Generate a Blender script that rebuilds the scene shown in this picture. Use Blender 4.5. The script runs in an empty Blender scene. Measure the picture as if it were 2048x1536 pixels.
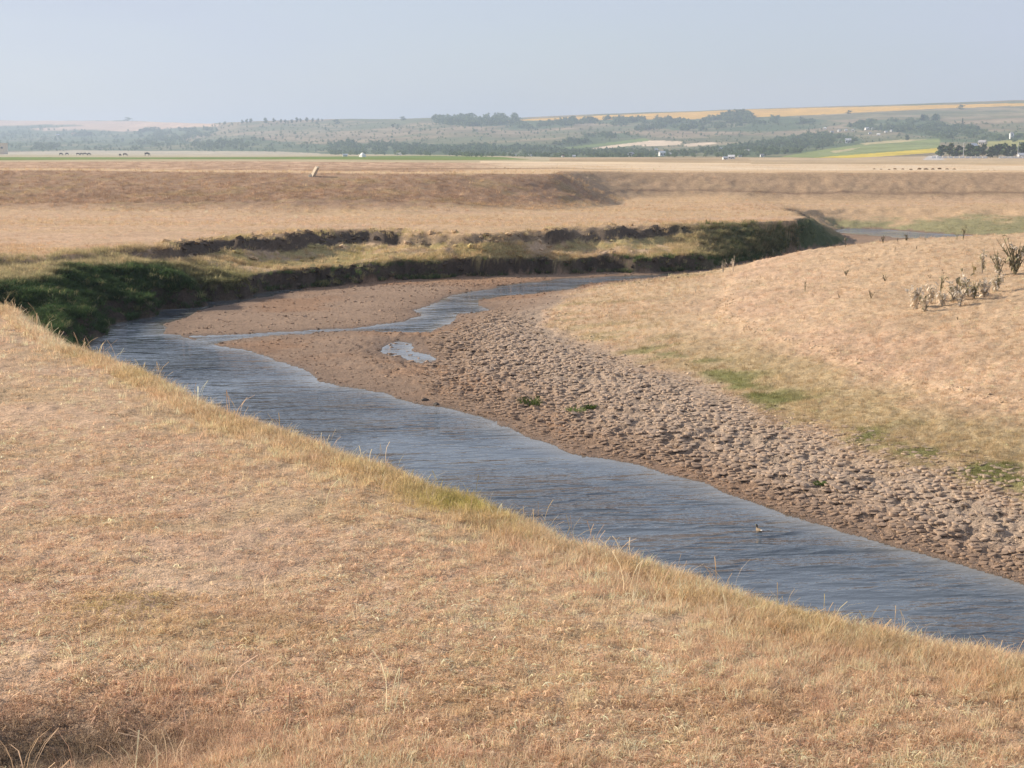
import bpy, bmesh, math, random
import numpy as np
from mathutils import Vector, Matrix

random.seed(11)
RNG = np.random.default_rng(11)
SC = bpy.context.scene
COL = SC.collection

# ------------------------------------------------------------------ camera
EYE = 6.6                      # water level is z = 0; the camera stands on a levee
FPX = 3248.0                   # focal length for a 2048 px wide frame
PITCH = math.atan(468.0 / FPX)
cam_data = bpy.data.cameras.new('camera')
cam_data.sensor_fit = 'HORIZONTAL'
cam_data.angle = 2 * math.atan(1024 / FPX)
cam_data.clip_start = 0.1
cam_data.clip_end = 40000
cam = bpy.data.objects.new('camera', cam_data)
COL.objects.link(cam)
cam.location = (0, 0, EYE)
cam.rotation_euler = (math.pi / 2 - PITCH, 0, 0)
SC.camera = cam

# ------------------------------------------------------------------ sky, sun, exposure
SUN_AZ = math.radians(-67)     # measured from +Y (view direction), negative = to the left
SUN_EL = math.radians(25)
world = bpy.data.worlds.new('World')
SC.world = world
world.use_nodes = True
wn = world.node_tree
wn.nodes.clear()
sky = wn.nodes.new('ShaderNodeTexSky')
sky.sky_type = 'NISHITA'
sky.sun_disc = False
sky.sun_elevation = SUN_EL
sky.sun_rotation = SUN_AZ
sky.altitude = 60
sky.air_density = 1.0
sky.dust_density = 1.2
sky.ozone_density = 1.6
# a thin high veil of cloud over the whole dome: pulls the blue towards a pale grey
tc = wn.nodes.new('ShaderNodeTexCoord')
mp = wn.nodes.new('ShaderNodeMapping')
mp.inputs['Scale'].default_value = (1.3, 1.3, 5.0)
vn = wn.nodes.new('ShaderNodeTexNoise')
vn.inputs['Scale'].default_value = 1.6
vn.inputs['Detail'].default_value = 5
vn.inputs['Roughness'].default_value = 0.5
vr = wn.nodes.new('ShaderNodeMapRange')
vr.inputs['From Min'].default_value = 0.35
vr.inputs['From Max'].default_value = 0.68
vr.inputs['To Min'].default_value = 0.60
vr.inputs['To Max'].default_value = 0.96
mx = wn.nodes.new('ShaderNodeMix')
mx.data_type = 'RGBA'
mx.inputs['B'].default_value = (4.05, 4.42, 5.40, 1)
bg = wn.nodes.new('ShaderNodeBackground')
bg.inputs['Strength'].default_value = 0.082
wo = wn.nodes.new('ShaderNodeOutputWorld')
L = wn.links.new
L(tc.outputs['Generated'], mp.inputs['Vector'])
L(mp.outputs['Vector'], vn.inputs['Vector'])
L(vn.outputs['Fac'], vr.inputs['Value'])
L(vr.outputs['Result'], mx.inputs['Factor'])
L(sky.outputs['Color'], mx.inputs['A'])
L(mx.outputs['Result'], bg.inputs['Color'])
L(bg.outputs['Background'], wo.inputs['Surface'])

sun_data = bpy.data.lights.new('sun', 'SUN')
sun_data.energy = 4.6
sun_data.angle = math.radians(0.6)
sun_data.color = (1.0, 0.87, 0.70)
sun = bpy.data.objects.new('sun', sun_data)
COL.objects.link(sun)
to_sun = Vector((math.sin(SUN_AZ) * math.cos(SUN_EL), math.cos(SUN_AZ) * math.cos(SUN_EL), math.sin(SUN_EL)))
sun.rotation_euler = to_sun.to_track_quat('Z', 'Y').to_euler()
sun.location = (-30, 20, 60)

SC.view_settings.view_transform = 'Standard'
SC.view_settings.look = 'None'
SC.view_settings.exposure = 0.8
SC.view_settings.gamma = 1.0
SC.view_settings.use_curve_mapping = False
SC.cycles.use_denoising = True
SC.cycles.max_bounces = 6
SC.cycles.transparent_max_bounces = 12
SC.cycles.volume_bounces = 1

# ------------------------------------------------------------------ small maths
def sstep(a, b, x):
    t = np.clip((x - a) / (b - a), 0, 1)
    return t * t * (3 - 2 * t)

def _hash(ix, iy, seed):
    h = (ix.astype(np.int64) * 374761393 + iy.astype(np.int64) * 668265263 + seed * 2147483647) & 0xFFFFFFFF
    h = ((h ^ (h >> 13)) * 1274126177) & 0xFFFFFFFF
    h = ((h ^ (h >> 16)) * 2246822519) & 0xFFFFFFFF
    return (h ^ (h >> 15)).astype(np.float64) / 4294967295.0

def noise(x, y, seed=0):
    """smooth value noise, -1..1"""
    x = np.asarray(x, float); y = np.asarray(y, float)
    ix = np.floor(x); iy = np.floor(y)
    fx = x - ix; fy = y - iy
    ux = fx * fx * fx * (fx * (fx * 6 - 15) + 10); uy = fy * fy * fy * (fy * (fy * 6 - 15) + 10)
    a = _hash(ix, iy, seed); b = _hash(ix + 1, iy, seed); c = _hash(ix, iy + 1, seed); d = _hash(ix + 1, iy + 1, seed)
    return 2 * ((a + (b - a) * ux) * (1 - uy) + (c + (d - c) * ux) * uy) - 1

def fbm(x, y, octaves=4, seed=0, gain=0.5):
    s = 0; a = 1; n = 0
    for o in range(octaves):
        s = s + a * noise(x * 2.03 ** o + 17.3 * o, y * 2.03 ** o - 9.1 * o, seed + o)
        n += a; a *= gain
    return s / n

SP, CP = math.sin(PITCH), math.cos(PITCH)
def px2w(px, py, z):
    """where the sight line through a photograph position meets the level z"""
    px = np.asarray(px, float); py = np.asarray(py, float)
    u = (px - 1024) / FPX; v = (768 - py) / FPX
    dx = u; dy = CP + v * SP; dz = -SP + v * CP
    t = (z - EYE) / dz
    return np.stack([dx * t, dy * t], -1)

def w2px(x, y, z):
    d = y * CP - (z - EYE) * SP
    return 1024 + FPX * x / d, 768 - FPX * (y * SP + (z - EYE) * CP) / d

def az_px(x, y):
    a = np.arctan2(x, y)
    a = np.clip(a, -0.55, 0.55)
    return 1024 + FPX * np.tan(a) / CP

def pl(pts, z):
    pts = np.array(pts, float)
    return px2w(pts[:, 0], pts[:, 1], z)

def seg_dist(x, y, poly, closed=False):
    P = np.asarray(poly, float)
    Q = np.roll(P, -1, 0) if closed else P[1:]
    P = P if closed else P[:-1]
    best = np.full(x.shape, 1e9)
    for (ax, ay), (bx, by) in zip(P, Q):
        ex, ey = bx - ax, by - ay
        l2 = ex * ex + ey * ey + 1e-12
        t = np.clip(((x - ax) * ex + (y - ay) * ey) / l2, 0, 1)
        best = np.minimum(best, (x - ax - t * ex) ** 2 + (y - ay - t * ey) ** 2)
    return np.sqrt(best)

def inside(x, y, poly):
    P = np.asarray(poly, float); Q = np.roll(P, -1, 0)
    r = np.zeros(x.shape, bool)
    for (ax, ay), (bx, by) in zip(P, Q):
        if ay == by: continue
        c = (ay > y) != (by > y)
        r ^= c & (x < (bx - ax) * (y - ay) / (by - ay) + ax)
    return r

def smooth_line(pts, n=3):
    """Chaikin corner cutting of an open line"""
    P = np.asarray(pts, float)
    for _ in range(n):
        a = P[:-1] * 0.75 + P[1:] * 0.25; b = P[:-1] * 0.25 + P[1:] * 0.75
        P = np.vstack([P[:1], np.stack([a, b], 1).reshape(-1, 2), P[-1:]])
    return P

# ------------------------------------------------------------------ the river valley: lines on the ground (metres)
ZP = 2.2                                              # floodplain above the water
near_T_px = [(0, 606), (50, 640), (100, 664), (170, 691), (300, 748), (400, 795), (500, 836), (600, 862), (700, 898), (800, 930),
             (900, 966), (1000, 1000), (1050, 1020), (1085, 1048), (1160, 1060), (1280, 1096), (1400, 1140), (1500, 1168), (1600, 1192), (1700, 1216), (1800, 1240),
             (1900, 1262), (2048, 1292)]
near_T = pl(near_T_px, ZP)[::-1]                      # right to left
near_hit = pl(near_T_px, 0.0)[::-1]
near_B = near_T + 0.52 * (near_hit - near_T)
far_T = np.vstack([[(-17.2, 47.5), (-20.6, 51.5), (-22.6, 57.5), (-22.6, 63.5)],
                   pl([(0, 508), (110, 508), (210, 500), (300, 487), (400, 477), (500, 469), (620, 462), (700, 458), (780, 459), (860, 462), (930, 465), (985, 466), (1030, 464),
                       (1070, 461), (1110, 457), (1200, 450), (1350, 445), (1480, 441), (1600, 437)], ZP),
                   [(20.0, 113), (21.2, 125), (22.5, 141), (29, 152), (42, 149), (60, 147), (95, 146), (300, 146)]])
far_B = np.vstack([[(-13.2, 49.0), (-14.8, 55.5)],
                   pl([(228, 648), (330, 617), (450, 598), (540, 584), (600, 576), (750, 563), (900, 554), (1060, 550), (1220, 547), (1380, 541), (1500, 521), (1600, 501), (1690, 487)], 0.05),
                   [(25.4, 124), (26.2, 134), (28, 139.5), (31, 138.5), (33.5, 132), (36, 127), (45, 123), (95, 119), (300, 119)]])
T_line = np.vstack([[(300, 9.0), (60, 9.6), (30, 10.2), (14, 11.4), (8, 12.9)], smooth_line(np.vstack([near_T, far_T]), 2)])
B_line = np.vstack([[(300, 14), (60, 14), (30, 14), (16, 14.8), (10, 16.4)], smooth_line(np.vstack([near_B, far_B]), 2)])
T_poly = np.vstack([T_line, [(600, 146), (600, 9)]])
B_poly = np.vstack([B_line, [(600, 119), (600, 14)]])

# the levee beyond the floodplain (top edge and foot)
D_top = np.array([(-300, 158), (-120, 156), (-70, 153), (-46, 150), (-30, 147), (-18, 144), (-8, 142.5), (-1, 142.6), (3.0, 144.5), (4.2, 148), (4.4, 157), (6.0, 167), (13, 172), (32, 173), (56, 173), (120, 174), (300, 178)])
D_foot = np.array([(-300, 136), (-120, 132), (-70, 128), (-42, 124), (-26, 122), (-14, 121), (-6, 123.5), (0, 126), (4.6, 132.5), (8.0, 139.5), (9.8, 145.5), (10.4, 152), (10.9, 158), (12.8, 162.6), (18, 164), (32, 164), (56, 164), (120, 165), (300, 168)])
D_top = smooth_line(D_top, 2); D_foot = smooth_line(D_foot, 2)
Dtop_poly = np.vstack([D_top, [(300, 3000), (-300, 3000)]])
Dfoot_poly = np.vstack([D_foot, [(300, 3000), (-300, 3000)]])

shore_R = [(2048, 1170), (1900, 1126), (1780, 1094), (1700, 1070), (1620, 1043), (1560, 1021), (1480, 996), (1400, 968), (1320, 945), (1250, 927), (1190, 915), (1130, 904), (1090, 888), (1060, 876),
           (1030, 862), (1000, 851), (965, 836), (920, 826), (880, 812), (830, 801), (780, 791), (730, 783), (690, 775), (650, 762), (625, 752), (600, 741), (575, 727), (545, 718), (515, 712), (490, 703), (455, 699), (430, 692), (418, 684)]
W = []
W.append(np.vstack([[(300, 30), (60, 26), (30, 24), (16, 22.0), (10.5, 22.6)], pl(shore_R, 0.0),
                    pl([(360, 672), (330, 667), (336, 656), (346, 643), (300, 648), (240, 648), (200, 668), (172, 690)], 0.0),
                    near_B[::-1][3:] + 0.0, [(10, 16.0), (16, 14.5), (30, 13.5), (60, 13.5), (300, 13.5)]]))
W.append(pl([(190, 668), (240, 656), (346, 645), (400, 623), (450, 611), (510, 598), (560, 588), (600, 579), (700, 569), (700, 562), (600, 572), (520, 583), (440, 597), (330, 613), (235, 643), (180, 668)], 0.0))
W.append(np.vstack([pl([(380, 672), (490, 669), (600, 662), (700, 656), (800, 646), (838, 634), (828, 622), (862, 612), (880, 601), (905, 591), (960, 580), (1010, 572), (1090, 561), (1200, 554), (1330, 549), (1450, 533), (1550, 513), (1640, 498)], 0.0),
                    [(20.6, 104.5), (19.6, 101.5), (14, 93.5), (9, 88)],
                    pl([(1320, 555), (1215, 563), (1120, 581), (1060, 589), (1010, 592), (955, 600), (950, 610), (985, 618), (920, 629), (893, 648), (855, 668), (800, 665), (700, 661), (600, 668), (490, 678), (425, 690)], 0.0)]))
puddle_px = [(762, 697), (778, 688), (808, 683), (834, 688), (832, 702), (848, 712), (866, 720), (850, 729), (826, 728), (800, 717), (778, 710)]
W.append(pl(puddle_px, 0.0))

W.append(np.array([(26.2, 135.5), (28, 138.6), (31, 137.6), (33.2, 131.6), (36, 126.5), (45, 122.5), (95, 118), (95, 112), (45, 115.5), (36, 118), (31, 121), (28.6, 126), (26.6, 131)]))

# gentle relief of the point bar (inside of the bend): thin-plate surface through surveyed spots
_ctrl = [(2048, 1168, .04), (1800, 1098, .04), (1560, 1020, .04), (1250, 926, .04), (1000, 850, .04), (830, 800, .04), (600, 742, .04), (430, 690, .04), (900, 630, .04), (1010, 592, .05), (1210, 561, .08),
         (700, 700, .10), (950, 740, .20), (1200, 850, .25), (1600, 950, .32), (2000, 1060, .32),
         (2048, 965, .60), (1850, 915, .60), (1700, 880, .58), (1500, 815, .55), (1350, 765, .5), (1200, 718, .45), (1090, 665, .40), (1050, 625, .3), (1120, 598, .3),
         (2048, 800, 1.15), (1850, 755, 1.15), (1650, 712, 1.05), (1450, 668, .95), (1280, 632, .70), (1180, 600, .45),
         (2048, 650, 1.95), (1850, 635, 1.8), (1700, 612, 1.6), (1560, 588, 1.35), (1430, 572, .95), (1320, 566, .6), (1260, 567, .35),
         (2048, 471, 2.62), (1950, 476, 2.45), (1850, 480, 2.3), (1700, 493, 1.9), (1560, 512, 1.42), (1500, 530, 1.05), (1440, 546, .68), (1340, 553, .35)]
cp = np.array([(*px2w(a, b, z), z) for a, b, z in _ctrl] + [(30, 111, .1), (25, 103, .1), (18, 95, .1), (12, 88.5, .08), (40, 110, .2), (60, 108, .2), (40, 95, 1.4), (33, 92, 1.5), (40, 40, 2.2), (60, 60, 2.6), (100, 60, 2.6), (100, 105, .6), (60, 33, .5), (30, 30, .7), (100, 35, .8), (60, 90, 1.8)])
def _tps(r2):
    return 0.5 * r2 * np.log(r2 + 1e-9)
_n = len(cp)
_A = np.zeros((_n + 3, _n + 3))
_A[:_n, :_n] = _tps((cp[:, None, 0] - cp[None, :, 0]) ** 2 + (cp[:, None, 1] - cp[None, :, 1]) ** 2) + np.eye(_n) * .5
_A[:_n, _n] = 1; _A[:_n, _n + 1:] = cp[:, :2]; _A[_n, :_n] = 1; _A[_n + 1:, :_n] = cp[:, :2].T
_w = np.linalg.solve(_A, np.concatenate([cp[:, 2], np.zeros(3)]))
def bar_height(x, y):
    s = _w[_n] + _w[_n + 1] * x + _w[_n + 2] * y
    for i in range(_n):
        s = s + _w[i] * _tps((x - cp[i, 0]) ** 2 + (y - cp[i, 1]) ** 2)
    return np.clip(s, 0.02, 2.8)

PROF_FAR = (np.array([-1, 0, .03, .065, .11, .30, .52, .70, .74, .80, .90, 1, 2]), np.array([.05, .05, .14, .74, .90, 1.04, 1.24, 1.50, 1.64, 2.05, 2.16, 2.2, 2.2]) / 2.2)
PROF_SLUMP = (np.array([-1, 0, .06, .16, .30, .40, .60, .80, .92, 1, 2]), np.array([.05, .05, .35, .95, 1.20, 1.28, 1.52, 1.85, 2.1, 2.2, 2.2]) / 2.2)
PROF_TIP = (np.array([-1, 0, .25, .6, .85, 1, 2]), np.array([.05, .05, .75, 1.55, 2.05, 2.2, 2.2]) / 2.2)
PROF_LEFT = (np.array([-1, 0, .04, .10, .28, .46, .58, .82, .88, .95, 1, 2]), np.array([.03, .03, .30, .65, 1.20, 1.62, 1.74, 1.84, 2.08, 2.16, 2.2, 2.2]) / 2.2)
PROF_NEAR = (np.array([-1, 0, .3, .6, .85, 1, 2]), np.array([.03, .03, .8, 1.5, 1.95, 2.2, 2.2]) / 2.2)
PROF_DIST = (np.array([-1, 0, .1, .4, .60, .66, .72, 1, 2]), np.array([.03, .03, .20, .80, 1.05, 1.3, 1.42, 1.5, 1.5]) / 1.5)

SKY = np.array([(-900, 243), (0, 243.5), (250, 244), (420, 248), (480, 245.5), (540, 243), (620, 240.5), (700, 239), (800, 239), (870, 237), (1000, 236.5), (1040, 238), (1150, 232.5), (1300, 226), (1500, 219.5), (1700, 214.5), (1900, 210.5), (2048, 207), (2900, 200)])
def hill_params(px):
    ys = np.interp(px, SKY[:, 0], SKY[:, 1])
    df = np.interp(px, [0, 600, 1100, 1500, 1850, 2048], [2100, 1900, 1500, 1250, 1020, 980])
    dc = np.interp(px, [0, 250, 480, 900, 1500, 2048], [6000, 5600, 3700, 3300, 3300, 3200])
    return ys, df, dc

def plain_height(x, y):
    """plateau behind the levee, sinking to the wide valley floor"""
    D = np.hypot(x, y)
    edge = np.interp(x, [-300, -46, -18, 5, 14, 300], [4.86, 4.84, 4.62, 4.56, 4.34, 4.3])
    far = np.interp(D, [150, 200, 300, 450, 650, 900, 1500, 2500, 9000], [0, -.08, -.25, -.9, -1.5, -2.05, -2.4, -2.6, -2.6])
    return edge + far

def hill_height(x, y):
    D = np.hypot(x, y)
    px = az_px(x, y)
    ys, df, dc = hill_params(px)
    base = plain_height(x, y)
    s = np.clip((D - df) / (dc - df), 0, 1)
    ef = -(EYE - 2.0) / df
    ec = (300 - ys) / FPX
    e = ef + (ec - ef) * (s ** 0.92)
    z = EYE + D * e
    over = np.clip(D - dc, 0, None)
    z = z - over * 0.03 - 0.0
    g = sstep(0.02, 0.25, s) * (1 - 0.75 * sstep(.85, 1.0, s))
    z = z + g * (7 * fbm(x / 420, y / 420, 3, 31) - 5.0 * np.abs(fbm(x / 170, y / 260, 3, 37)))
    return np.where(D < df, base, np.maximum(z, np.minimum(base, 2.2) - over))

def bank_parts(x, y):
    wx = x + 0.45 * noise(x * .55, y * .55, 5) + 0.22 * noise(x * 1.7, y * 1.7, 6)
    wy = y + 0.9 * noise(x * .30, y * .12, 9) + 0.45 * noise(x * .75, y * .4, 7) + 0.22 * noise(x * 1.7, y * 1.7, 8)
    k = sstep(50, 66, y)                           # wander of the bank lines only on the far side
    wx = x + (wx - x) * (0.25 + 1.1 * k); wy = y + (wy - y) * (0.25 + 1.1 * k)
    inB = inside(wx, wy, B_poly); inT = inside(wx, wy, T_poly)
    dB = seg_dist(wx, wy, B_line); dT = seg_dist(wx, wy, T_line)
    return inB, inT, dB, dT

def water_sd(x, y):
    """signed distance to the water's edge, negative over water"""
    wx = x + 0.22 * noise(x * .8, y * .5, 21) + 0.10 * noise(x * 2.3, y * 1.6, 22)
    wy = y + 0.50 * noise(x * .7, y * .35, 23) + 0.2 * noise(x * 2.1, y * 1.3, 24)
    k = np.clip(y / 60, .25, 1)
    wx = x + (wx - x) * k; wy = y + (wy - y) * k
    sd = np.full(x.shape, 1e9)
    for p in W:
        d = seg_dist(wx, wy, p, True)
        sd = np.minimum(sd, np.where(inside(wx, wy, p), -d, d))
    return sd

def hoof(x, y):
    """small pits trodden into the drying mud, 0..1"""
    return sstep(.16, .50, noise(x * 5.6, y * 4.4, 46) + .35 * noise(x * 1.1, y * 1.1, 43))

def turf_edge(x, y, bar):
    """where grass takes over from mud on the point bar"""
    return bar + .10 * fbm(x * .22, y * .22, 4, 101) + .05 * fbm(x * .8, y * .8, 3, 105) + .24 * sstep(49, 60, y) * sstep(-.2, 2.5, x)

def ground(x, y):
    """height and the zones of the near ground (returns dict of arrays)"""
    x = np.asarray(x, float); y = np.asarray(y, float)
    shp = x.shape; x = x.ravel(); y = y.ravel()
    D = np.hypot(x, y)
    inB, inT, dB, dT = bank_parts(x, y)
    # inner valley
    sd = np.full(x.shape, 50.0); bar = np.full(x.shape, 0.1)
    m = inB
    if m.any():
        sd[m] = water_sd(x[m], y[m]); bar[m] = bar_height(x[m], y[m])
    shore = 0.015 + 0.10 * np.clip(sd, 0, None) + .014 * np.clip(sd, 0, None) ** 2
    bump = 0.02 * fbm(x * 1.3, y * 1.3, 3, 41) + 0.012 * noise(x * 5, y * 5, 44)
    tramp = sstep(.06, .14, bar) * (1 - sstep(.42, .55, bar)) * (y < 64)
    bump = bump - tramp * .062 * hoof(x, y) + tramp * (.020 * noise(x * 8.5, y * 8.5, 47) + .03 * noise(x * 2.2, y * 2.2, 49))
    grassbar = sstep(.5, .8, bar)
    bar = bar + .07 * sstep(1.04, 1.10, bar + .05 * noise(x * .7, y * .7, 48)) * sstep(3, 8, x)
    zin = np.minimum(bar, shore) + np.minimum(np.clip(sd, 0, 1), 1) * bump * (1 + 1.6 * grassbar)
    zin = np.where(sd < 0, -np.clip(-sd * 0.14, 0.012, 0.35), np.maximum(zin, 0.012))
    # bank strip
    t = dB / (dB + dT + 1e-6)
    wl = sstep(80, 70, y - 0.10 * x) * sstep(42, 50, y)                             # left bend
    wn_ = sstep(50, 42, y)                                                        # near side
    wd = sstep(21, 26, x) * sstep(112, 124, y)                                    # distant bend
    wl = np.clip(wl * (1 - wd), 0, 1); wnr = np.clip(wn_ * (1 - wd), 0, 1)
    wf = np.clip(1 - wl - wnr - wd, 0, 1)
    lvl = ZP - 0.38 * sstep(92, 122, y) * (1 - sstep(16, 24, x) * sstep(105, 120, y)) - 0.7 * sstep(18, 27, x) * sstep(108, 128, y)
    zt = lvl
    scal = 0.10 * fbm(x * .45, y * .22, 3, 51)
    chew = 0.035 * noise(x * 1.6, y * .9, 53) + 0.02 * noise(x * 4.1, y * 2, 54)
    chew = chew * (1 - .85 * sstep(8.5, 13.5, x) * sstep(88, 95, y))
    tt = t + scal * 0.8 * wf * sstep(0, .3, t) + .035 * wf * noise(x * .42, y * .2, 55) * sstep(0, .02, t) + chew * (wf + .6 * wd) + 0.05 * wl * noise(x * 1.1, y * 1.1, 57)
    us = sstep(-.12, .18, fbm(x * .22, y * .06, 3, 91) + .08 + .30 * sstep(0, 3, x))                       # where the upper scarp is fresh, elsewhere slumped
    ls = sstep(-.38, -.02, fbm(x * .19, y * .05, 3, 95))
    tip = sstep(8.5, 13.5, x) * sstep(88, 95, y) * sstep(126, 118, y)                                    # smooth green nose of the bank
    ls = ls * (1 - tip); us = us * (1 - sstep(.2, 1, tip) * .8)
    pf = np.where(tt > .4, us * np.interp(tt, *PROF_FAR) + (1 - us) * np.interp(tt, *PROF_SLUMP), ls * np.interp(tt, *PROF_FAR) + (1 - ls) * np.interp(tt, *PROF_SLUMP))
    pf = pf * (1 - tip) + tip * np.interp(tt, *PROF_TIP)
    prof = wf * pf + wl * np.interp(tt, *PROF_LEFT) + wnr * np.interp(tt, *PROF_NEAR) + wd * np.interp(tt, *PROF_DIST)
    terr = sstep(.08, .14, t) * (1 - sstep(.6, .75, t)) * (wf + wl)
    zs = prof * zt + .26 * terr * fbm(x * .34, y * .26, 3, 67) + .22 * wf * sstep(.55, .72, t) * (1 - sstep(.9, 1, t)) * fbm(x * .8, y * .5, 3, 68) + (0.05 * fbm(x * 1.4, y * 1.0, 3, 61)) * np.clip(t * 6, 0, 1) + 0.10 * wl * fbm(x * .9, y * .9, 2, 64) * np.clip(t * 4, 0, 1)
    roll = -0.22 * np.exp(-dT / 1.1) * sstep(50, 40, y)
    zs = zs + roll * sstep(.1, .6, t)
    # floodplain
    nearslope = sstep(10.4, 1.5, y) * (5.0 - ZP)                                   # foot of the levee the camera stands on
    und = 0.10 * fbm(x * .12, y * .12, 3, 71) + 0.030 * fbm(x * 1.1, y * 1.1, 3, 75) + 0.012 * noise(x * 4.5, y * 4.5, 78)
    zf = lvl + und * sstep(0, 2.0, dT) * np.where(y < 60, .8, 1) + 0.02 * noise(x * 5, y * 5, 79) + roll + nearslope
    pit = np.exp(-(((x + 3.9) / 1.8) ** 2 + ((y - 11.9) / .85) ** 2))
    zf = zf - 0.22 * pit
    # levee
    ft = inside(x, y, Dfoot_poly); tp = inside(x, y, Dtop_poly)
    zd = zf
    lev = np.zeros(x.shape)
    if ft.any():
        m = ft
        df = seg_dist(x[m], y[m], D_foot); dt = seg_dist(x[m], y[m], D_top)
        q = np.where(tp[m], 1.0, df / (df + dt + 1e-6))
        lev[m] = q
        pz = plain_height(x[m], y[m])
        rough = 0.16 * fbm(x[m] * .35, y[m] * .35, 3, 81) + .07 * noise(x[m] * 1.3, y[m] * 1.3, 83)
        face = np.interp(q, [0, .12, .30, .34, .9, 1], [0, .08, .24, .30, .93, 1.0])
        zz = zf[m] + (pz - zf[m]) * face + rough * 4 * q * (1 - q) + 0.05 * noise(x[m] * .3, y[m] * .3, 85) * (q >= 1)
        zd = zf.copy(); zd[m] = zz
    z = np.where(inB, zin, np.where(inT, np.maximum(zs, .012), zd))
    out = dict(z=z, inB=inB, inT=inT, strip=inT & ~inB, sd=sd, bar=bar, t=t, tt=tt, wl=wl, wf=wf, wn=wnr, wd=wd, lev=lev, dT=dT, dB=dB, pit=pit, us=us, ls=ls, tip=tip)
    return {k: v.reshape(shp) for k, v in out.items()}

def ground_z(x, y):
    return ground(np.atleast_1d(x), np.atleast_1d(y))['z']

RFAR = 300.0
def surface_z(x, y):
    x = np.atleast_1d(np.asarray(x, float)); y = np.atleast_1d(np.asarray(y, float))
    D = np.hypot(x, y)
    z = hill_height(x, y)
    m = D < RFAR
    if m.any(): z[m] = ground_z(x[m], y[m])
    return z

def hit(px, py, dmin=8.0, dmax=9000.0):
    """first meeting of a sight line with the land"""
    u = (px - 1024) / FPX; v = (768 - py) / FPX
    d = np.array([u, CP + v * SP, -SP + v * CP])
    d = d / np.hypot(d[0], d[1])
    r = np.geomspace(dmin, dmax, 1500)
    z = surface_z(d[0] * r, d[1] * r); ray = EYE + d[2] * r
    k = np.argmax(z >= ray)
    if not (z >= ray).any():
        k = int(np.argmin(np.where(r > 900, ray - z, 1e9)))
        return Vector((d[0] * r[k], d[1] * r[k], z[k]))
    r0 = r[max(k - 1, 0)]; r1 = r[k]
    rr = np.linspace(r0, r1, 12)
    zz = surface_z(d[0] * rr, d[1] * rr); kk = np.argmax(zz >= EYE + d[2] * rr)
    return Vector((d[0] * rr[kk], d[1] * rr[kk], float(zz[kk])))
# ------------------------------------------------------------------ object helpers
def tag(o, label=None, cat=None, group=None, kind=None):
    if label: o['label'] = label
    if cat: o['category'] = cat
    if group: o['group'] = group
    if kind: o['kind'] = kind
    return o

def mesh_obj(name, verts, faces, mat=None, parent=None, smooth=False):
    me = bpy.data.meshes.new(name)
    me.from_pydata([tuple(v) for v in verts], [], [tuple(f) for f in faces])
    if mat: me.materials.append(mat)
    if smooth: me.polygons.foreach_set('use_smooth', [True] * len(me.polygons))
    me.update()
    o = bpy.data.objects.new(name, me)
    COL.objects.link(o)
    if parent: o.parent = parent
    return o

def empty(name, loc, rz=0.0, scale=1.0):
    o = bpy.data.objects.new(name, None)
    o.empty_display_size = 0.2
    COL.objects.link(o)
    o.location = loc; o.rotation_euler = (0, 0, rz); o.scale = (scale,) * 3
    return o

def grid_mesh(name, X, Y, Z, colors=None, mat=None, wrap=True, extra=None, smooth=True):
    """sheet from arrays [columns, rings]"""
    nc, nr = X.shape
    me = bpy.data.meshes.new(name)
    co = np.stack([X, Y, Z], -1).reshape(-1, 3).astype(np.float32)
    idx = np.arange(nc * nr).reshape(nc, nr)
    a = idx if wrap else idx[:-1]
    b = np.roll(idx, -1, 0) if wrap else idx[1:]
    quads = np.stack([a[:, :-1], a[:, 1:], b[:, 1:], b[:, :-1]], -1).reshape(-1, 4)
    me.vertices.add(len(co)); me.vertices.foreach_set('co', co.ravel())
    me.loops.add(quads.size); me.loops.foreach_set('vertex_index', quads.ravel().astype(np.int32))
    me.polygons.add(len(quads))
    me.polygons.foreach_set('loop_start', np.arange(0, quads.size, 4, dtype=np.int32))
    me.polygons.foreach_set('loop_total', np.full(len(quads), 4, np.int32))
    if smooth: me.polygons.foreach_set('use_smooth', np.ones(len(quads), bool))
    me.update(calc_edges=True)
    if colors is not None:
        at = me.attributes.new('col', 'FLOAT_COLOR', 'POINT')
        c4 = np.ones((len(co), 4), np.float32); c4[:, :3] = colors.reshape(-1, 3)
        at.data.foreach_set('color', c4.ravel())
    for k, v in (extra or {}).items():
        at = me.attributes.new(k, 'FLOAT', 'POINT')
        at.data.foreach_set('value', v.ravel().astype(np.float32))
    if mat: me.materials.append(mat)
    o = bpy.data.objects.new(name, me)
    COL.objects.link(o)
    return o

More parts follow.
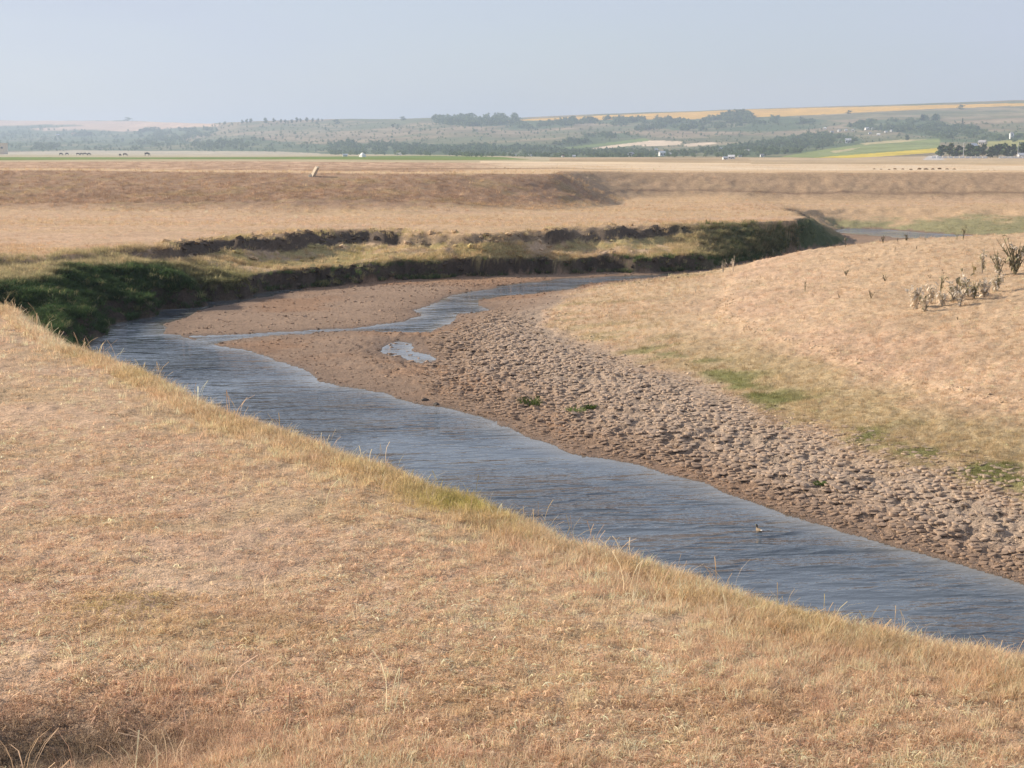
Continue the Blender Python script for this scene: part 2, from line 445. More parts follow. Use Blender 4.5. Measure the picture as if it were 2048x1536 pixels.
class NT:
    """tiny node-tree writer"""
    def __init__(s, name):
        s.m = bpy.data.materials.new(name); s.m.use_nodes = True
        s.t = s.m.node_tree; s.t.nodes.clear()
        s.out = s.n('OutputMaterial')
    def n(s, typ, **kw):
        nd = s.t.nodes.new('ShaderNode' + typ)
        for k, v in kw.items(): setattr(nd, k, v)
        return nd
    def set(s, nd, **kw):
        for k, v in kw.items():
            key = k.replace('_', ' ')
            sock = nd.inputs[key]
            if isinstance(v, bpy.types.NodeSocket): s.t.links.new(v, sock)
            else: sock.default_value = v
        return nd
    def link(s, a, b): s.t.links.new(a, b)
    def attr(s, name, typ='GEOMETRY'):
        return s.n('Attribute', attribute_name=name, attribute_type=typ)
    def noise(s, scale, detail=3, rough=.55, vec=None, stretch=None):
        v = vec
        if stretch:
            mpn = s.n('Mapping'); mpn.inputs['Scale'].default_value = stretch
            s.link(vec, mpn.inputs['Vector']); v = mpn.outputs['Vector']
        nd = s.n('TexNoise')
        s.set(nd, Scale=scale, Detail=detail, Roughness=rough)
        if v is not None: s.link(v, nd.inputs['Vector'])
        return nd.outputs['Fac']
    def rng(s, val, a, b, c, d):
        nd = s.n('MapRange')
        s.link(val, nd.inputs[0])
        for i, q in enumerate((a, b, c, d)): nd.inputs[1 + i].default_value = q
        return nd.outputs[0]
    def mix(s, fac, a, b, mode='MIX'):
        nd = s.n('Mix', data_type='RGBA', blend_type=mode)
        for sock, v in ((nd.inputs[0], fac), (nd.inputs[6], a), (nd.inputs[7], b)):
            if isinstance(v, bpy.types.NodeSocket): s.link(v, sock)
            elif isinstance(v, (int, float)): sock.default_value = v
            else: sock.default_value = (*v, 1)
        return nd.outputs[2]
    def math(s, op, a, b=0.0):
        nd = s.n('Math', operation=op)
        for sock, v in ((nd.inputs[0], a), (nd.inputs[1], b)):
            if isinstance(v, bpy.types.NodeSocket): s.link(v, sock)
            else: sock.default_value = v
        return nd.outputs[0]
    def gray(s, val):
        nd = s.n('CombineColor')
        for i in range(3): s.link(val, nd.inputs[i])
        return nd.outputs[0]
    def bump(s, h, strength, dist):
        nd = s.n('Bump'); s.set(nd, Strength=strength, Distance=dist); s.link(h, nd.inputs['Height'])
        return nd.outputs['Normal']
    def bsdf(s, color, rough=.9, normal=None, spec=.15, **kw):
        nd = s.n('BsdfPrincipled')
        for k, v in (('Base Color', color), ('Roughness', rough), ('Specular IOR Level', spec)):
            if isinstance(v, bpy.types.NodeSocket): s.link(v, nd.inputs[k])
            elif isinstance(v, (int, float)): nd.inputs[k].default_value = v
            else: nd.inputs[k].default_value = (*v, 1)
        if normal is not None: s.link(normal, nd.inputs['Normal'])
        for k, v in kw.items(): nd.inputs[k.replace('_', ' ')].default_value = v
        s.link(nd.outputs[0], s.out.inputs['Surface'])
        return nd

def plain_mat(name, color, rough=.85, var=.25, scale=6.0, spec=.2, bump=0.0):
    k = NT(name)
    geo = k.n('TexCoord').outputs['Object']
    f = k.noise(scale, 4, .6, geo)
    c = k.mix(1.0, color, k.gray(k.rng(f, .25, .75, 1 - var, 1 + var)), 'MULTIPLY')
    k.bsdf(c, rough, k.bump(f, bump, .05) if bump else None, spec)
    return k.m

# ------------------------------------------------------------------ ground material: per-zone colour carried by the sheet, grain from noise
def ground_material():
    k = NT('ground_soil_and_turf')
    pos = k.n('NewGeometry').outputs['Position']
    col = k.attr('col').outputs['Color']
    grain = k.attr('grain').outputs['Fac']
    wet = k.attr('wet').outputs['Fac']
    n1 = k.noise(0.35, 4, .6, pos); n2 = k.noise(2.2, 4, .65, pos); n3 = k.noise(11, 4, .7, pos); n4 = k.noise(38, 3, .7, pos)
    c = k.mix(1.0, col, k.gray(k.rng(n1, .3, .7, .90, 1.10)), 'MULTIPLY')
    c = k.mix(1.0, c, k.gray(k.rng(n2, .25, .75, .80, 1.18)), 'MULTIPLY')
    d3 = k.gray(k.rng(n3, .28, .72, .62, 1.32))
    c = k.mix(grain, c, k.mix(1.0, c, d3, 'MULTIPLY'))
    d4 = k.gray(k.rng(n4, .3, .7, .72, 1.25))
    c = k.mix(grain, c, k.mix(1.0, c, d4, 'MULTIPLY'))
    h = k.math('ADD', k.math('MULTIPLY', n3, 1.0), k.math('MULTIPLY', n4, .5))
    h = k.math('MULTIPLY', h, grain)
    h = k.math('ADD', h, k.math('MULTIPLY', n2, .8))
    nrm = k.bump(h, .75, .10)
    rough = k.rng(wet, 0, 1, .95, .38)
    nd = k.bsdf(c, rough, nrm, .12)
    return k.m

C = lambda *a: np.array(a, float)
DRY, STRAW, RUST = C(.52, .360, .245), C(.575, .412, .275), C(.465, .318, .222)
OLIVE, GREEN, PALE = C(.34, .275, .130), C(.155, .175, .060), C(.52, .365, .225)
MUD, WETMUD, PALEMUD = C(.300, .212, .152), C(.165, .112, .080), C(.375, .290, .220)
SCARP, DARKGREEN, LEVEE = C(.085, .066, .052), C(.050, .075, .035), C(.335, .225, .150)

def lerp(a, b, w):
    w = np.clip(np.asarray(w), 0, 1)[..., None]
    return a * (1 - w) + b * w

def ground_color(x, y, g):
    n1 = fbm(x * .22, y * .22, 4, 101); n2 = fbm(x * .8, y * .8, 3, 105); n3 = fbm(x * .06, y * .10, 3, 109); n4 = fbm(x * .4, y * .9, 3, 113)
    D = np.hypot(x, y)
    shape = x.shape
    # turf of the near bank
    c = np.broadcast_to(DRY, shape + (3,))
    c = lerp(c, RUST, sstep(-.15, .45, n1))
    c = lerp(c, STRAW, sstep(.0, .5, n2) * .55)
    c = lerp(c, OLIVE, sstep(.12, .5, n4) * .35)
    c = lerp(c, STRAW * .95, np.exp(-g['dT'] / 2.6) * .8 * (y < 60))
    c = lerp(c, OLIVE, np.exp(-g['dT'] / 1.0) * sstep(-.1, .4, n1 + n2 * .5) * .7 * (y < 60))
    c = lerp(c, C(.12, .095, .072), g['pit'] ** 1.6 * .95)
    # floodplain beyond the river
    fp = lerp(np.broadcast_to(PALE, shape + (3,)), DRY * 1.04, sstep(-.2, .5, n3) * .8)
    fp = lerp(fp, OLIVE * 1.3, sstep(.15, .6, n4) * .18)
    c = lerp(c, fp, sstep(55, 70, y))
    # levee face
    q = g['lev']
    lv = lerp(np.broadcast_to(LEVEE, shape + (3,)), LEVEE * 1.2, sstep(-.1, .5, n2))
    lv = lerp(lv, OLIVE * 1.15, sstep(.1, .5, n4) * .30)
    lv = lerp(lv, C(.47, .335, .215), sstep(-4, 6, 4.5 * (y - 148) + 8 * (x - 4.4)) * sstep(3.0, 5.0, x) * .75)  # right levee's paler tone; also paints soft sunlight on the levee's end slope
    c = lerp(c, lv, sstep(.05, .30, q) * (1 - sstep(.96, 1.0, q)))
    c = lerp(c, LEVEE * .72, np.exp(-((q - .32) / .025) ** 2) * sstep(6, 14, x) * .8)
    # levee crest and the plateau behind it
    top = q >= 1.0
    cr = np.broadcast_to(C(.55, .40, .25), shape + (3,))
    dtop = seg_dist(x.ravel(), y.ravel(), D_top).reshape(shape) if top.any() else np.zeros(shape)
    back = lerp(np.broadcast_to(LEVEE * 1.02, shape + (3,)), DRY, sstep(-.2, .5, n2))
    cr = lerp(cr, back, sstep(7, 13, dtop) * sstep(6, -6, x))
    cr = lerp(cr, C(.62, .50, .36), sstep(12, 22, dtop) * sstep(-12, 4, x) * sstep(-.5, .1, noise(x * .02, y * .2, 5)))
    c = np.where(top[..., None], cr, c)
    c = lerp(c, C(.22, .145, .085), np.exp(-((dtop - 22) / 4.5) ** 2) * sstep(-30, -8, x) * sstep(20, 8, x) * top * .9)
    # bank faces
    st = g['strip']
    tt = g['tt']
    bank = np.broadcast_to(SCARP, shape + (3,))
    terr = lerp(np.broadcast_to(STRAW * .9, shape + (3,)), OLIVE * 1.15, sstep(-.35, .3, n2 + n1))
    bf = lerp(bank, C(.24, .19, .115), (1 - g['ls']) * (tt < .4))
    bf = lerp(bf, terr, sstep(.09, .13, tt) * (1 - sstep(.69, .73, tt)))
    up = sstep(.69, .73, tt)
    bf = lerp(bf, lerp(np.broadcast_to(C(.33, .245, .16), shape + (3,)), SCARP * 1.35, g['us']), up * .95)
    bf = lerp(bf, PALE * .95, sstep(.82, .95, tt))
    bf = lerp(bf, lerp(np.broadcast_to(C(.085, .105, .05), shape + (3,)), C(.13, .125, .062), sstep(.0, .5, n1)), g['tip'])
    bf = lerp(bf, PALE * .95, g['tip'] * sstep(.80, .92, tt))
    bf = lerp(bf, PALE * .9, g['tip'] * sstep(105, 108, y) * sstep(.86, .92, g['t']))
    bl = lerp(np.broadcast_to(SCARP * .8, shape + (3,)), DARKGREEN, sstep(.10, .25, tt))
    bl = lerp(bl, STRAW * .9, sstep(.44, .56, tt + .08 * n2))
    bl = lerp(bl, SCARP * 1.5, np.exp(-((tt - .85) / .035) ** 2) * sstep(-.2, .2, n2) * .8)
    bl = lerp(bl, STRAW, sstep(.88, .97, tt))
    bn = lerp(np.broadcast_to(OLIVE, shape + (3,)), STRAW * .95, sstep(.5, .9, tt))
    bd = lerp(np.broadcast_to(C(.29, .265, .145), shape + (3,)), PALE, sstep(.34, .60, tt + .35 * n1 + .22 * n2 + .30 * sstep(40, 29, x)))
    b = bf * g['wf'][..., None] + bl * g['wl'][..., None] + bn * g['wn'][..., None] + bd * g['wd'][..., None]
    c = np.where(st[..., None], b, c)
    # inner valley: mud by the water, turf higher up on the point bar
    sd = g['sd']; bar = g['bar']
    mud = lerp(np.broadcast_to(MUD, shape + (3,)), PALEMUD, sstep(.18, .42, bar + .05 * n1))
    mud = lerp(mud, C(.31, .195, .125), sstep(0, .5, n1) * (bar < .2))
    mud = lerp(mud, WETMUD, np.exp(-np.clip(sd, 0, 9) / (.35 + .006 * D)) * .75)
    edge = turf_edge(x, y, bar)
    turf = lerp(np.broadcast_to(STRAW, shape + (3,)), DRY * 1.05, sstep(-.2, .4, n1))
    turf = lerp(turf, C(.50, .362, .232), sstep(1.3, 2.0, bar) * .8)
    turf = lerp(turf, C(.40, .295, .19), sstep(.05, .45, n2) * .45)
    gb = sstep(.50, .62, edge) * (1 - sstep(.85, 1.15, bar + .2 * n2)) * (1 - .65 * sstep(44, 54, y))
    turf = lerp(turf, C(.36, .295, .155), gb * .62)
    turf = lerp(turf, GREEN * 1.05, gb * sstep(.08, .34, n4 + .3 * n2 + .22 * sstep(3, 8, x) * sstep(.80, .62, bar)) * sstep(.88, .62, bar) * .8)
    inn = lerp(mud, turf, sstep(.46, .60, edge))
    c = np.where(g['inB'][..., None], inn, c)
    bed = sd < 0
    c = np.where((g['inB'] & bed)[..., None], C(.10, .075, .05), c)
    wet = np.where(g['inB'], np.exp(-np.clip(sd, 0, 9) / .25) * .8, 0)
    grain = np.where(g['inB'], np.where(edge > .5, .75, .95), 1.0)
    grain = np.where(top, .5, grain)
    return np.clip(c, .01, .8), wet, grain

# ------------------------------------------------------------------ ground sheet: rings crowd where the land is steep
def build_ground():
    dense = np.radians(np.linspace(-23, 23, 700))
    sparse = np.radians(np.concatenate([np.linspace(24, 60, 19), np.linspace(66, 294, 39), np.linspace(300, 336, 19)]))
    th = np.concatenate([dense, sparse])
    ctrl = np.radians(np.linspace(-24, 24, 97))
    rs = np.geomspace(1.5, RFAR, 2400)
    NR = 720
    X = np.sin(ctrl)[:, None] * rs; Y = np.cos(ctrl)[:, None] * rs
    Z = ground(X, Y)['z']
    dr = np.diff(rs)[None] / rs[1:]; dep = np.diff((EYE - Z) / rs, axis=1)
    dz = np.abs(np.diff(Z, axis=1)) / rs[1:]
    wgt = np.abs(dep) * 1.0 + dz * 1.3 + dr * .045
    wgt = np.where(rs[1:] < 9, wgt * .1, wgt)
    ker = np.array([1, 3, 5, 6, 5, 3, 1.]); ker /= ker.sum()
    wgt = np.apply_along_axis(lambda v: np.convolve(np.pad(v, 3, 'edge'), ker, 'valid'), 0, wgt)
    wgt = np.apply_along_axis(lambda v: np.convolve(np.pad(v, 6, 'edge'), np.ones(13) / 13, 'valid'), 1, wgt)
    R = np.empty((len(ctrl), NR))
    for i in range(len(ctrl)):
        cum = np.concatenate([[0], np.cumsum(wgt[i])]); cum /= cum[-1]
        R[i] = np.interp(np.linspace(0, 1, NR), cum, rs)
    Rd = np.stack([np.interp(dense, ctrl, R[:, j]) for j in range(NR)], 1)
    Rm = R.mean(0)
    Rsp = np.repeat(Rm[None], len(sparse), 0)
    RR = np.vstack([Rd, Rsp])
    RR[:, -1] = RFAR
    X = np.sin(th)[:, None] * RR; Y = np.cos(th)[:, None] * RR
    g = ground(X, Y)
    g['z'][:, -1] = hill_height(X[:, -1], Y[:, -1])
    col, wet, grain = ground_color(X, Y, g)
    o = grid_mesh('ground', X, Y, g['z'], col, ground_material(), True, {'wet': wet, 'grain': grain})
    tag(o, 'dry grassy floodplain, river banks, mud flats and levees', None, None, 'structure')
    return o, th

GROUND, THETAS = build_ground()

# ------------------------------------------------------------------ valley floor and hills
def ppoly(X, Y, poly): return inside(X, Y, np.array(poly, float))

FIELDS = [  # outline as seen from the levee (photo position), base colour
    ([(-400, 305), (420, 306), (800, 309), (1100, 314), (1100, 330), (-400, 330)], (.40, .34, .22)),
    ([(-600, 317), (0, 314), (300, 314.5), (520, 314), (660, 313), (860, 311), (1000, 314), (1060, 319), (900, 320.5), (640, 319), (300, 318.5), (0, 320.5), (-600, 323)], (.155, .21, .055)),
    ([(150, 301), (560, 303), (640, 307), (640, 311), (560, 312), (300, 312), (0, 309), (0, 305)], (.43, .37, .26)),
    ([(-900, 232), (420, 244), (440, 252), (330, 257), (250, 263), (170, 259), (90, 262), (60, 257), (180, 251), (120, 249), (0, 251), (-900, 247)], (.55, .38, .27)),
    ([(960, 322), (1300, 325), (2100, 330), (2100, 338), (1300, 331), (960, 328)], (.60, .48, .33)),
    ([(1000, 242), (1060, 238), (1200, 231), (1500, 219), (2048, 206), (3000, 195), (3000, 203), (2048, 211.5), (1880, 217), (1700, 226), (1560, 233), (1400, 238), (1150, 240)], (.62, .37, .07)),
    ([(1100, 298), (1160, 292), (1290, 276), (1300, 281), (1200, 293), (1110, 300)], (.15, .20, .065)),
    ([(1168, 299), (1200, 294), (1300, 281), (1330, 281), (1280, 290), (1200, 298)], (.62, .50, .36)),
    ([(1265, 287), (1330, 282), (1365, 283), (1360, 290), (1290, 293)], (.60, .48, .35)),
    ([(1368, 288), (1420, 284), (1436, 287), (1400, 292), (1370, 293)], (.60, .48, .35)),
    ([(1640, 300), (1780, 280), (1880, 277), (1880, 296), (1760, 306), (1640, 316), (1560, 314)], (.20, .235, .08)),
    ([(1720, 287), (1800, 279), (1850, 279), (1800, 285), (1730, 290)], (.45, .38, .20)),
    ([(1640, 305), (1700, 300), (1780, 296), (1860, 289), (1875, 294), (1760, 303), (1640, 311)], (.22, .255, .105)),
    ([(1660, 302), (1720, 295), (1700, 301), (1670, 306)], (.42, .36, .20)),
    ([(1630, 315), (1690, 311), (1780, 304), (1876, 296), (1876, 305), (1790, 311), (1700, 316)], (.52, .40, .055)),
    ([(1500, 316), (1640, 318), (1880, 312), (2100, 320), (2100, 331), (1500, 328)], (.44, .34, .22)),
    ([(1960, 283), (2048, 280), (2200, 278), (2200, 296), (2048, 294), (1970, 293)], (.30, .29, .10)),
    ([(1855, 312), (1876, 310), (1890, 320), (1845, 320)], (.46, .43, .40)),
]
HGREEN = [  # scrubby greener parts of the slopes
    [(-900, 252), (0, 251), (120, 250), (180, 253), (60, 258), (90, 263), (170, 260), (250, 264), (330, 258), (430, 253), (440, 262), (360, 276), (380, 284), (500, 273), (560, 283), (660, 290), (660, 308), (400, 303), (150, 300), (0, 302), (-900, 302)],
    [(860, 236), (1035, 234), (1060, 246), (1000, 252), (930, 253), (870, 246)],
    [(1020, 241), (1150, 237), (1320, 234), (1450, 234), (1500, 226), (1600, 236), (1700, 246), (1600, 262), (1480, 262), (1400, 264), (1320, 258), (1250, 250), (1180, 246), (1100, 257), (1020, 258)],
    [(640, 290), (800, 286), (1000, 289), (1120, 290), (1170, 272), (1250, 266), (1290, 275), (1180, 298), (1330, 304), (1400, 298), (1480, 286), (1600, 270), (1720, 276), (1740, 300), (1600, 314), (1000, 315), (640, 309)],
    [(1680, 252), (1740, 240), (1860, 240), (1960, 256), (2000, 268), (2048, 272), (2200, 275), (2200, 290), (1880, 285), (1840, 270), (1780, 262), (1720, 258)],
]
def build_hills():
    th = THETAS
    R = np.concatenate([np.geomspace(RFAR, 950, 60), np.linspace(970, 3800, 250), np.geomspace(3830, 9500, 70)])
    X = np.sin(th)[:, None] * R; Y = np.cos(th)[:, None] * R
    Z = hill_height(X, Y)
    PX, PY = w2px(X, Y, Z)
    ang = np.arctan2(X, Y)
    PX = np.where(np.abs(ang) < .55, PX, az_px(X, Y))
    PYr = np.where(np.abs(ang) < .55, PY, 300 - FPX * (Z - EYE) / np.hypot(X, Y))
    wob = 2.0 * fbm(X / 60, Y / 60, 3, 201); wobx = 9 * fbm(X / 80, Y / 80, 2, 207)
    n1 = fbm(X / 300, Y / 300, 4, 211); n2 = fbm(X / 70, Y / 110, 4, 217)
    c = np.broadcast_to(C(.225, .180, .112), X.shape + (3,))
    c = lerp(c, C(.145, .150, .080), sstep(-.15, .4, n1))
    c = lerp(c, C(.36, .28, .185), sstep(.05, .5, n2) * .6)
    c = lerp(c, C(.13, .150, .075), sstep(.05, .40, -n2) * .7)
    D = np.hypot(X, Y)
    _, df, _ = hill_params(az_px(X, Y))
    c = lerp(c, lerp(np.broadcast_to(C(.42, .315, .20), X.shape + (3,)), C(.33, .255, .155), sstep(-.2, .4, n1)), sstep(df + 60, df - 60, D))
    for p in HGREEN:
        m = ppoly(PX + wobx, PYr + wob, p)
        c = np.where(m[..., None], lerp(np.broadcast_to(C(.085, .118, .055), X.shape + (3,)), C(.165, .165, .090), sstep(.0, .5, n2)), c)
    for p, colr in FIELDS:
        m = ppoly(PX + wobx * .25, PYr + wob * .15, p)
        c = np.where(m[..., None], np.array(colr) * (1 + .10 * n2[..., None]), c)
    k = NT('hill_fields_and_pasture')
    pos = k.n('NewGeometry').outputs['Position']
    col = k.attr('col').outputs['Color']
    a = k.noise(.02, 5, .62, pos); b = k.noise(.10, 4, .65, pos)
    cc = k.mix(1.0, col, k.gray(k.rng(a, .3, .7, .80, 1.18)), 'MULTIPLY')
    cc = k.mix(1.0, cc, k.gray(k.rng(b, .3, .7, .78, 1.2)), 'MULTIPLY')
    k.bsdf(cc, .95, k.bump(b, .8, 3.0), .05)
    o = grid_mesh('hills', X, Y, Z, np.clip(c, .01, .8), k.m, True)
    tag(o, 'wide valley floor and hazy hills with fields and scrub', None, None, 'structure')
    return o
HILLS = build_hills()

# ------------------------------------------------------------------ water
def build_water():
    k = NT('river_water')
    pos = k.n('NewGeometry').outputs['Position']
    rot = k.n('Mapping'); rot.inputs['Rotation'].default_value = (0, 0, math.radians(-8)); k.link(pos, rot.inputs['Vector'])
    v = rot.outputs['Vector']
    w1 = k.noise(1.5, 2, .5, v, (.42, 1.0, 1)); w2 = k.noise(4.2, 3, .55, v, (.50, 1.0, 1)); w3 = k.noise(9.0, 2, .5, v, (.6, 1.0, 1))
    gust = k.rng(k.noise(.16, 2, .5, pos), .36, .60, .25, 1.15)
    w1 = k.math('SUBTRACT', 1.0, k.math('ABSOLUTE', k.math('SUBTRACT', k.math('MULTIPLY', w1, 2.6), 1.3)))
    w1 = k.math('MULTIPLY', w1, k.rng(k.noise(.75, 2, .5, v, (.45, 1.0, 1)), .42, .62, .45, 1.5))
    h = k.math('ADD', k.math('MULTIPLY', w1, .55), k.math('ADD', k.math('MULTIPLY', w2, .45), k.math('MULTIPLY', w3, .08)))
    h = k.math('MULTIPLY', h, gust)
    calm = k.attr('calm').outputs['Fac']
    h = k.math('MULTIPLY', h, k.rng(calm, 0, 1, 1.0, .12))
    nrm = k.bump(h, 1.0, .215)
    c = k.mix(k.noise(.3, 2, .5, pos), (.066, .084, .106), (.080, .095, .112))
    c = k.mix(k.rng(calm, .35, .95, 0, .8), c, (.19, .175, .15))
    nd = k.bsdf(c, .06, nrm, .5)
    nd.inputs['IOR'].default_value = 1.333
    th = np.radians(np.linspace(-28, 28, 200)); r = np.geomspace(8, 190, 300)
    X = np.sin(th)[:, None] * r; Y = np.cos(th)[:, None] * r
    g = ground(X, Y)
    depth = np.clip(-g['z'], 0, 1)
    calm = np.where(g['sd'] < 0, np.exp(g['sd'] / .9) * .95, 1.0)
    calm = np.maximum(calm, .45 * sstep(62, 72, Y) * (1 - sstep(95, 110, Y)))
    o = grid_mesh('river_water', X, Y, np.zeros_like(X), None, k.m, False, {'calm': calm}, False)
    # keep only faces near the channel
    bm = bmesh.new(); bm.from_mesh(o.data); bm.verts.ensure_lookup_table()
    dry = (g['z'] > .03).ravel()
    dead = [f for f in bm.faces if all(dry[q.index] for q in f.verts)]
    bmesh.ops.delete(bm, geom=dead, context='FACES')
    bm.to_mesh(o.data); bm.free()
    tag(o, 'rippled grey blue river water in a winding channel', None, None, 'structure')
    return o
WATER = build_water()

# ------------------------------------------------------------------ haze over the valley
def build_haze():
    k = NT('valley_haze')
    pv = k.n('VolumePrincipled')
    pv.inputs['Color'].default_value = (.50, .61, .80, 1)
    pv.inputs['Density'].default_value = 0.00021
    pv.inputs['Anisotropy'].default_value = 0.2
    k.link(pv.outputs[0], k.out.inputs['Volume'])
    v = [(sx * 10500, sy * 10500, z) for z in (-320.0, 150.0) for sx, sy in ((-1, -1), (1, -1), (1, 1), (-1, 1))]
    f = [(0, 3, 2, 1), (4, 5, 6, 7), (0, 1, 5, 4), (1, 2, 6, 5), (2, 3, 7, 6), (3, 0, 4, 7)]
    o = mesh_obj('haze', v, f, k.m)
    tag(o, 'thin pale summer haze lying over the valley', None, None, 'stuff')
build_haze()
# ------------------------------------------------------------------ scattered stuff: grass, litter, crumbs, woods
def proto(name, verts, faces, mat, bc=None, smooth=False):
    me = bpy.data.meshes.new(name)
    me.from_pydata([tuple(v) for v in verts], [], [tuple(f) for f in faces])
    me.materials.append(mat)
    if bc is not None:
        at = me.attributes.new('bc', 'FLOAT', 'POINT'); at.data.foreach_set('value', np.asarray(bc, np.float32))
    if smooth: me.polygons.foreach_set('use_smooth', [True] * len(me.polygons))
    me.update()
    return bpy.data.objects.new(name, me)

def scatter(name, protos, P, rot, scl, idx, tint, label=None, kind='stuff', parent=None):
    coll = bpy.data.collections.new(name + '_kinds')
    for i, p in enumerate(protos):
        p.name = f'{chr(97 + i)}_{name}_piece'
        coll.objects.link(p)
    me = bpy.data.meshes.new(name)
    n = len(P)
    me.vertices.add(n); me.vertices.foreach_set('co', np.asarray(P, np.float32).ravel())
    def at(nm, typ, key, val):
        a = me.attributes.new(nm, typ, 'POINT'); a.data.foreach_set(key, val.ravel())
    at('rot', 'FLOAT_VECTOR', 'vector', np.asarray(rot, np.float32))
    at('scl', 'FLOAT_VECTOR', 'vector', np.asarray(scl, np.float32))
    at('idx', 'INT', 'value', np.asarray(idx, np.int32))
    c4 = np.ones((n, 4), np.float32); c4[:, :3] = tint
    at('tint', 'FLOAT_COLOR', 'color', c4)
    o = bpy.data.objects.new(name, me); COL.objects.link(o)
    ng = bpy.data.node_groups.new(name + '_scatter', 'GeometryNodeTree')
    ng.interface.new_socket('Geometry', in_out='INPUT', socket_type='NodeSocketGeometry')
    ng.interface.new_socket('Geometry', in_out='OUTPUT', socket_type='NodeSocketGeometry')
    N = lambda t: ng.nodes.new(t)
    gi, go = N('NodeGroupInput'), N('NodeGroupOutput')
    ci = N('GeometryNodeCollectionInfo'); ci.inputs['Collection'].default_value = coll
    ci.inputs['Separate Children'].default_value = True; ci.inputs['Reset Children'].default_value = True
    iop = N('GeometryNodeInstanceOnPoints'); iop.inputs['Pick Instance'].default_value = True
    def na(nm, typ):
        q = N('GeometryNodeInputNamedAttribute'); q.data_type = typ; q.inputs['Name'].default_value = nm
        return [s for s in q.outputs if s.enabled and s.name == 'Attribute'][0]
    lk = ng.links.new
    lk(gi.outputs[0], iop.inputs['Points']); lk(ci.outputs[0], iop.inputs['Instance'])
    lk(na('idx', 'INT'), iop.inputs['Instance Index']); lk(na('rot', 'FLOAT_VECTOR'), iop.inputs['Rotation']); lk(na('scl', 'FLOAT_VECTOR'), iop.inputs['Scale'])
    lk(iop.outputs[0], go.inputs[0])
    m = o.modifiers.new('scatter', 'NODES'); m.node_group = ng
    tag(o, label, None, None, kind)
    if parent: o.parent = parent
    return o

def tinted_material(name, trans=.3, lo=.62, hi=1.35, rough=.8):
    k = NT(name)
    t = k.attr('tint', 'INSTANCER').outputs['Color']
    b = k.attr('bc').outputs['Fac']
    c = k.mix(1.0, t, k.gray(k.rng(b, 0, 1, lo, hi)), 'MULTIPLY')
    d = k.n('BsdfDiffuse'); k.link(c, d.inputs['Color'])
    if trans:
        tr = k.n('BsdfTranslucent'); k.link(c, tr.inputs['Color'])
        ms = k.n('MixShader'); ms.inputs[0].default_value = trans
        k.link(d.outputs[0], ms.inputs[1]); k.link(tr.outputs[0], ms.inputs[2])
        k.link(ms.outputs[0], k.out.inputs['Surface'])
    else:
        k.link(d.outputs[0], k.out.inputs['Surface'])
    return k.m

GRASS_MAT = tinted_material('grass_blades', .5, .78, 1.28)
CRUMB_MAT = tinted_material('mud_crumbs', 0, .75, 1.25)
LEAF_MAT = tinted_material('tree_foliage', .20, .55, 1.45)

def tuft(seed, n, h, spread, width, lean, curl, seg=3, heads=False):
    r = random.Random(seed); V = []; F = []; B = []
    for i in range(n):
        a = r.uniform(0, 6.283); d = spread * math.sqrt(r.random())
        bx, by = d * math.cos(a), d * math.sin(a)
        la = a + r.gauss(0, .9); ln = abs(r.gauss(lean, lean * .5)); hh = h * r.uniform(.5, 1.15); w = width * r.uniform(.6, 1.3)
        px, py = -math.sin(la) * w, math.cos(la) * w
        tone = r.random(); base = len(V)
        for s in range(seg + 1):
            t = s / seg
            ang = ln * t + curl * t * t
            L_ = hh * t
            off = L_ * math.sin(min(ang, 1.5)); z = L_ * math.cos(min(ang, 1.5))
            x, y = bx + math.cos(la) * off, by + math.sin(la) * off
            k = (1 - t) ** .6 if not heads else (1.0 if t < .75 else 1.9)
            if s == seg and not heads:
                V.append((x, y, z)); B.append(tone)
            else:
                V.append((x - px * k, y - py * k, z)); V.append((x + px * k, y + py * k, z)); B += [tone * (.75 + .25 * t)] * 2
        for s in range(seg - 1 if not heads else seg):
            q = base + 2 * s; F.append((q, q + 1, q + 3, q + 2))
        if not heads:
            q = base + 2 * (seg - 1); F.append((q, q + 1, q + 2))
    return V, F, B

def litter(seed, n, L_, spread, width):
    r = random.Random(seed); V = []; F = []; B = []
    for i in range(n):
        cx, cy = r.uniform(-spread, spread), r.uniform(-spread, spread); a = r.uniform(0, 6.283); bend = r.uniform(-1.4, 1.4); l = L_ * r.uniform(.4, 1.2)
        w = width * r.uniform(.6, 1.4); tone = r.random(); z0 = r.uniform(0, .02); lift = r.uniform(0, .28) * l; base = len(V)
        x, y = cx, cy
        for s in range(4):
            t = s / 3; aa = a + bend * t
            nx, ny = -math.sin(aa) * w, math.cos(aa) * w; z = z0 + lift * 4 * t * (1 - t) * r.uniform(.6, 1.2) + .004
            V.append((x - nx, y - ny, z)); V.append((x + nx, y + ny, z + w * .8)); B += [tone] * 2
            x += math.cos(aa) * l / 3; y += math.sin(aa) * l / 3
        for s in range(3):
            q = base + 2 * s; F.append((q, q + 1, q + 3, q + 2))
    return V, F, B

def lump(seed, flat=.6, n=7):
    """small irregular clod"""
    r = random.Random(seed)
    bm = bmesh.new(); bmesh.ops.create_icosphere(bm, subdivisions=1, radius=1.0)
    for v in bm.verts:
        v.co *= r.uniform(.65, 1.15); v.co.z = max(v.co.z * flat, -.25)
    V = [tuple(v.co) for v in bm.verts]; F = [[q.index for q in f.verts] for f in bm.faces]
    bm.free()
    return V, F, [r.random() for _ in V]

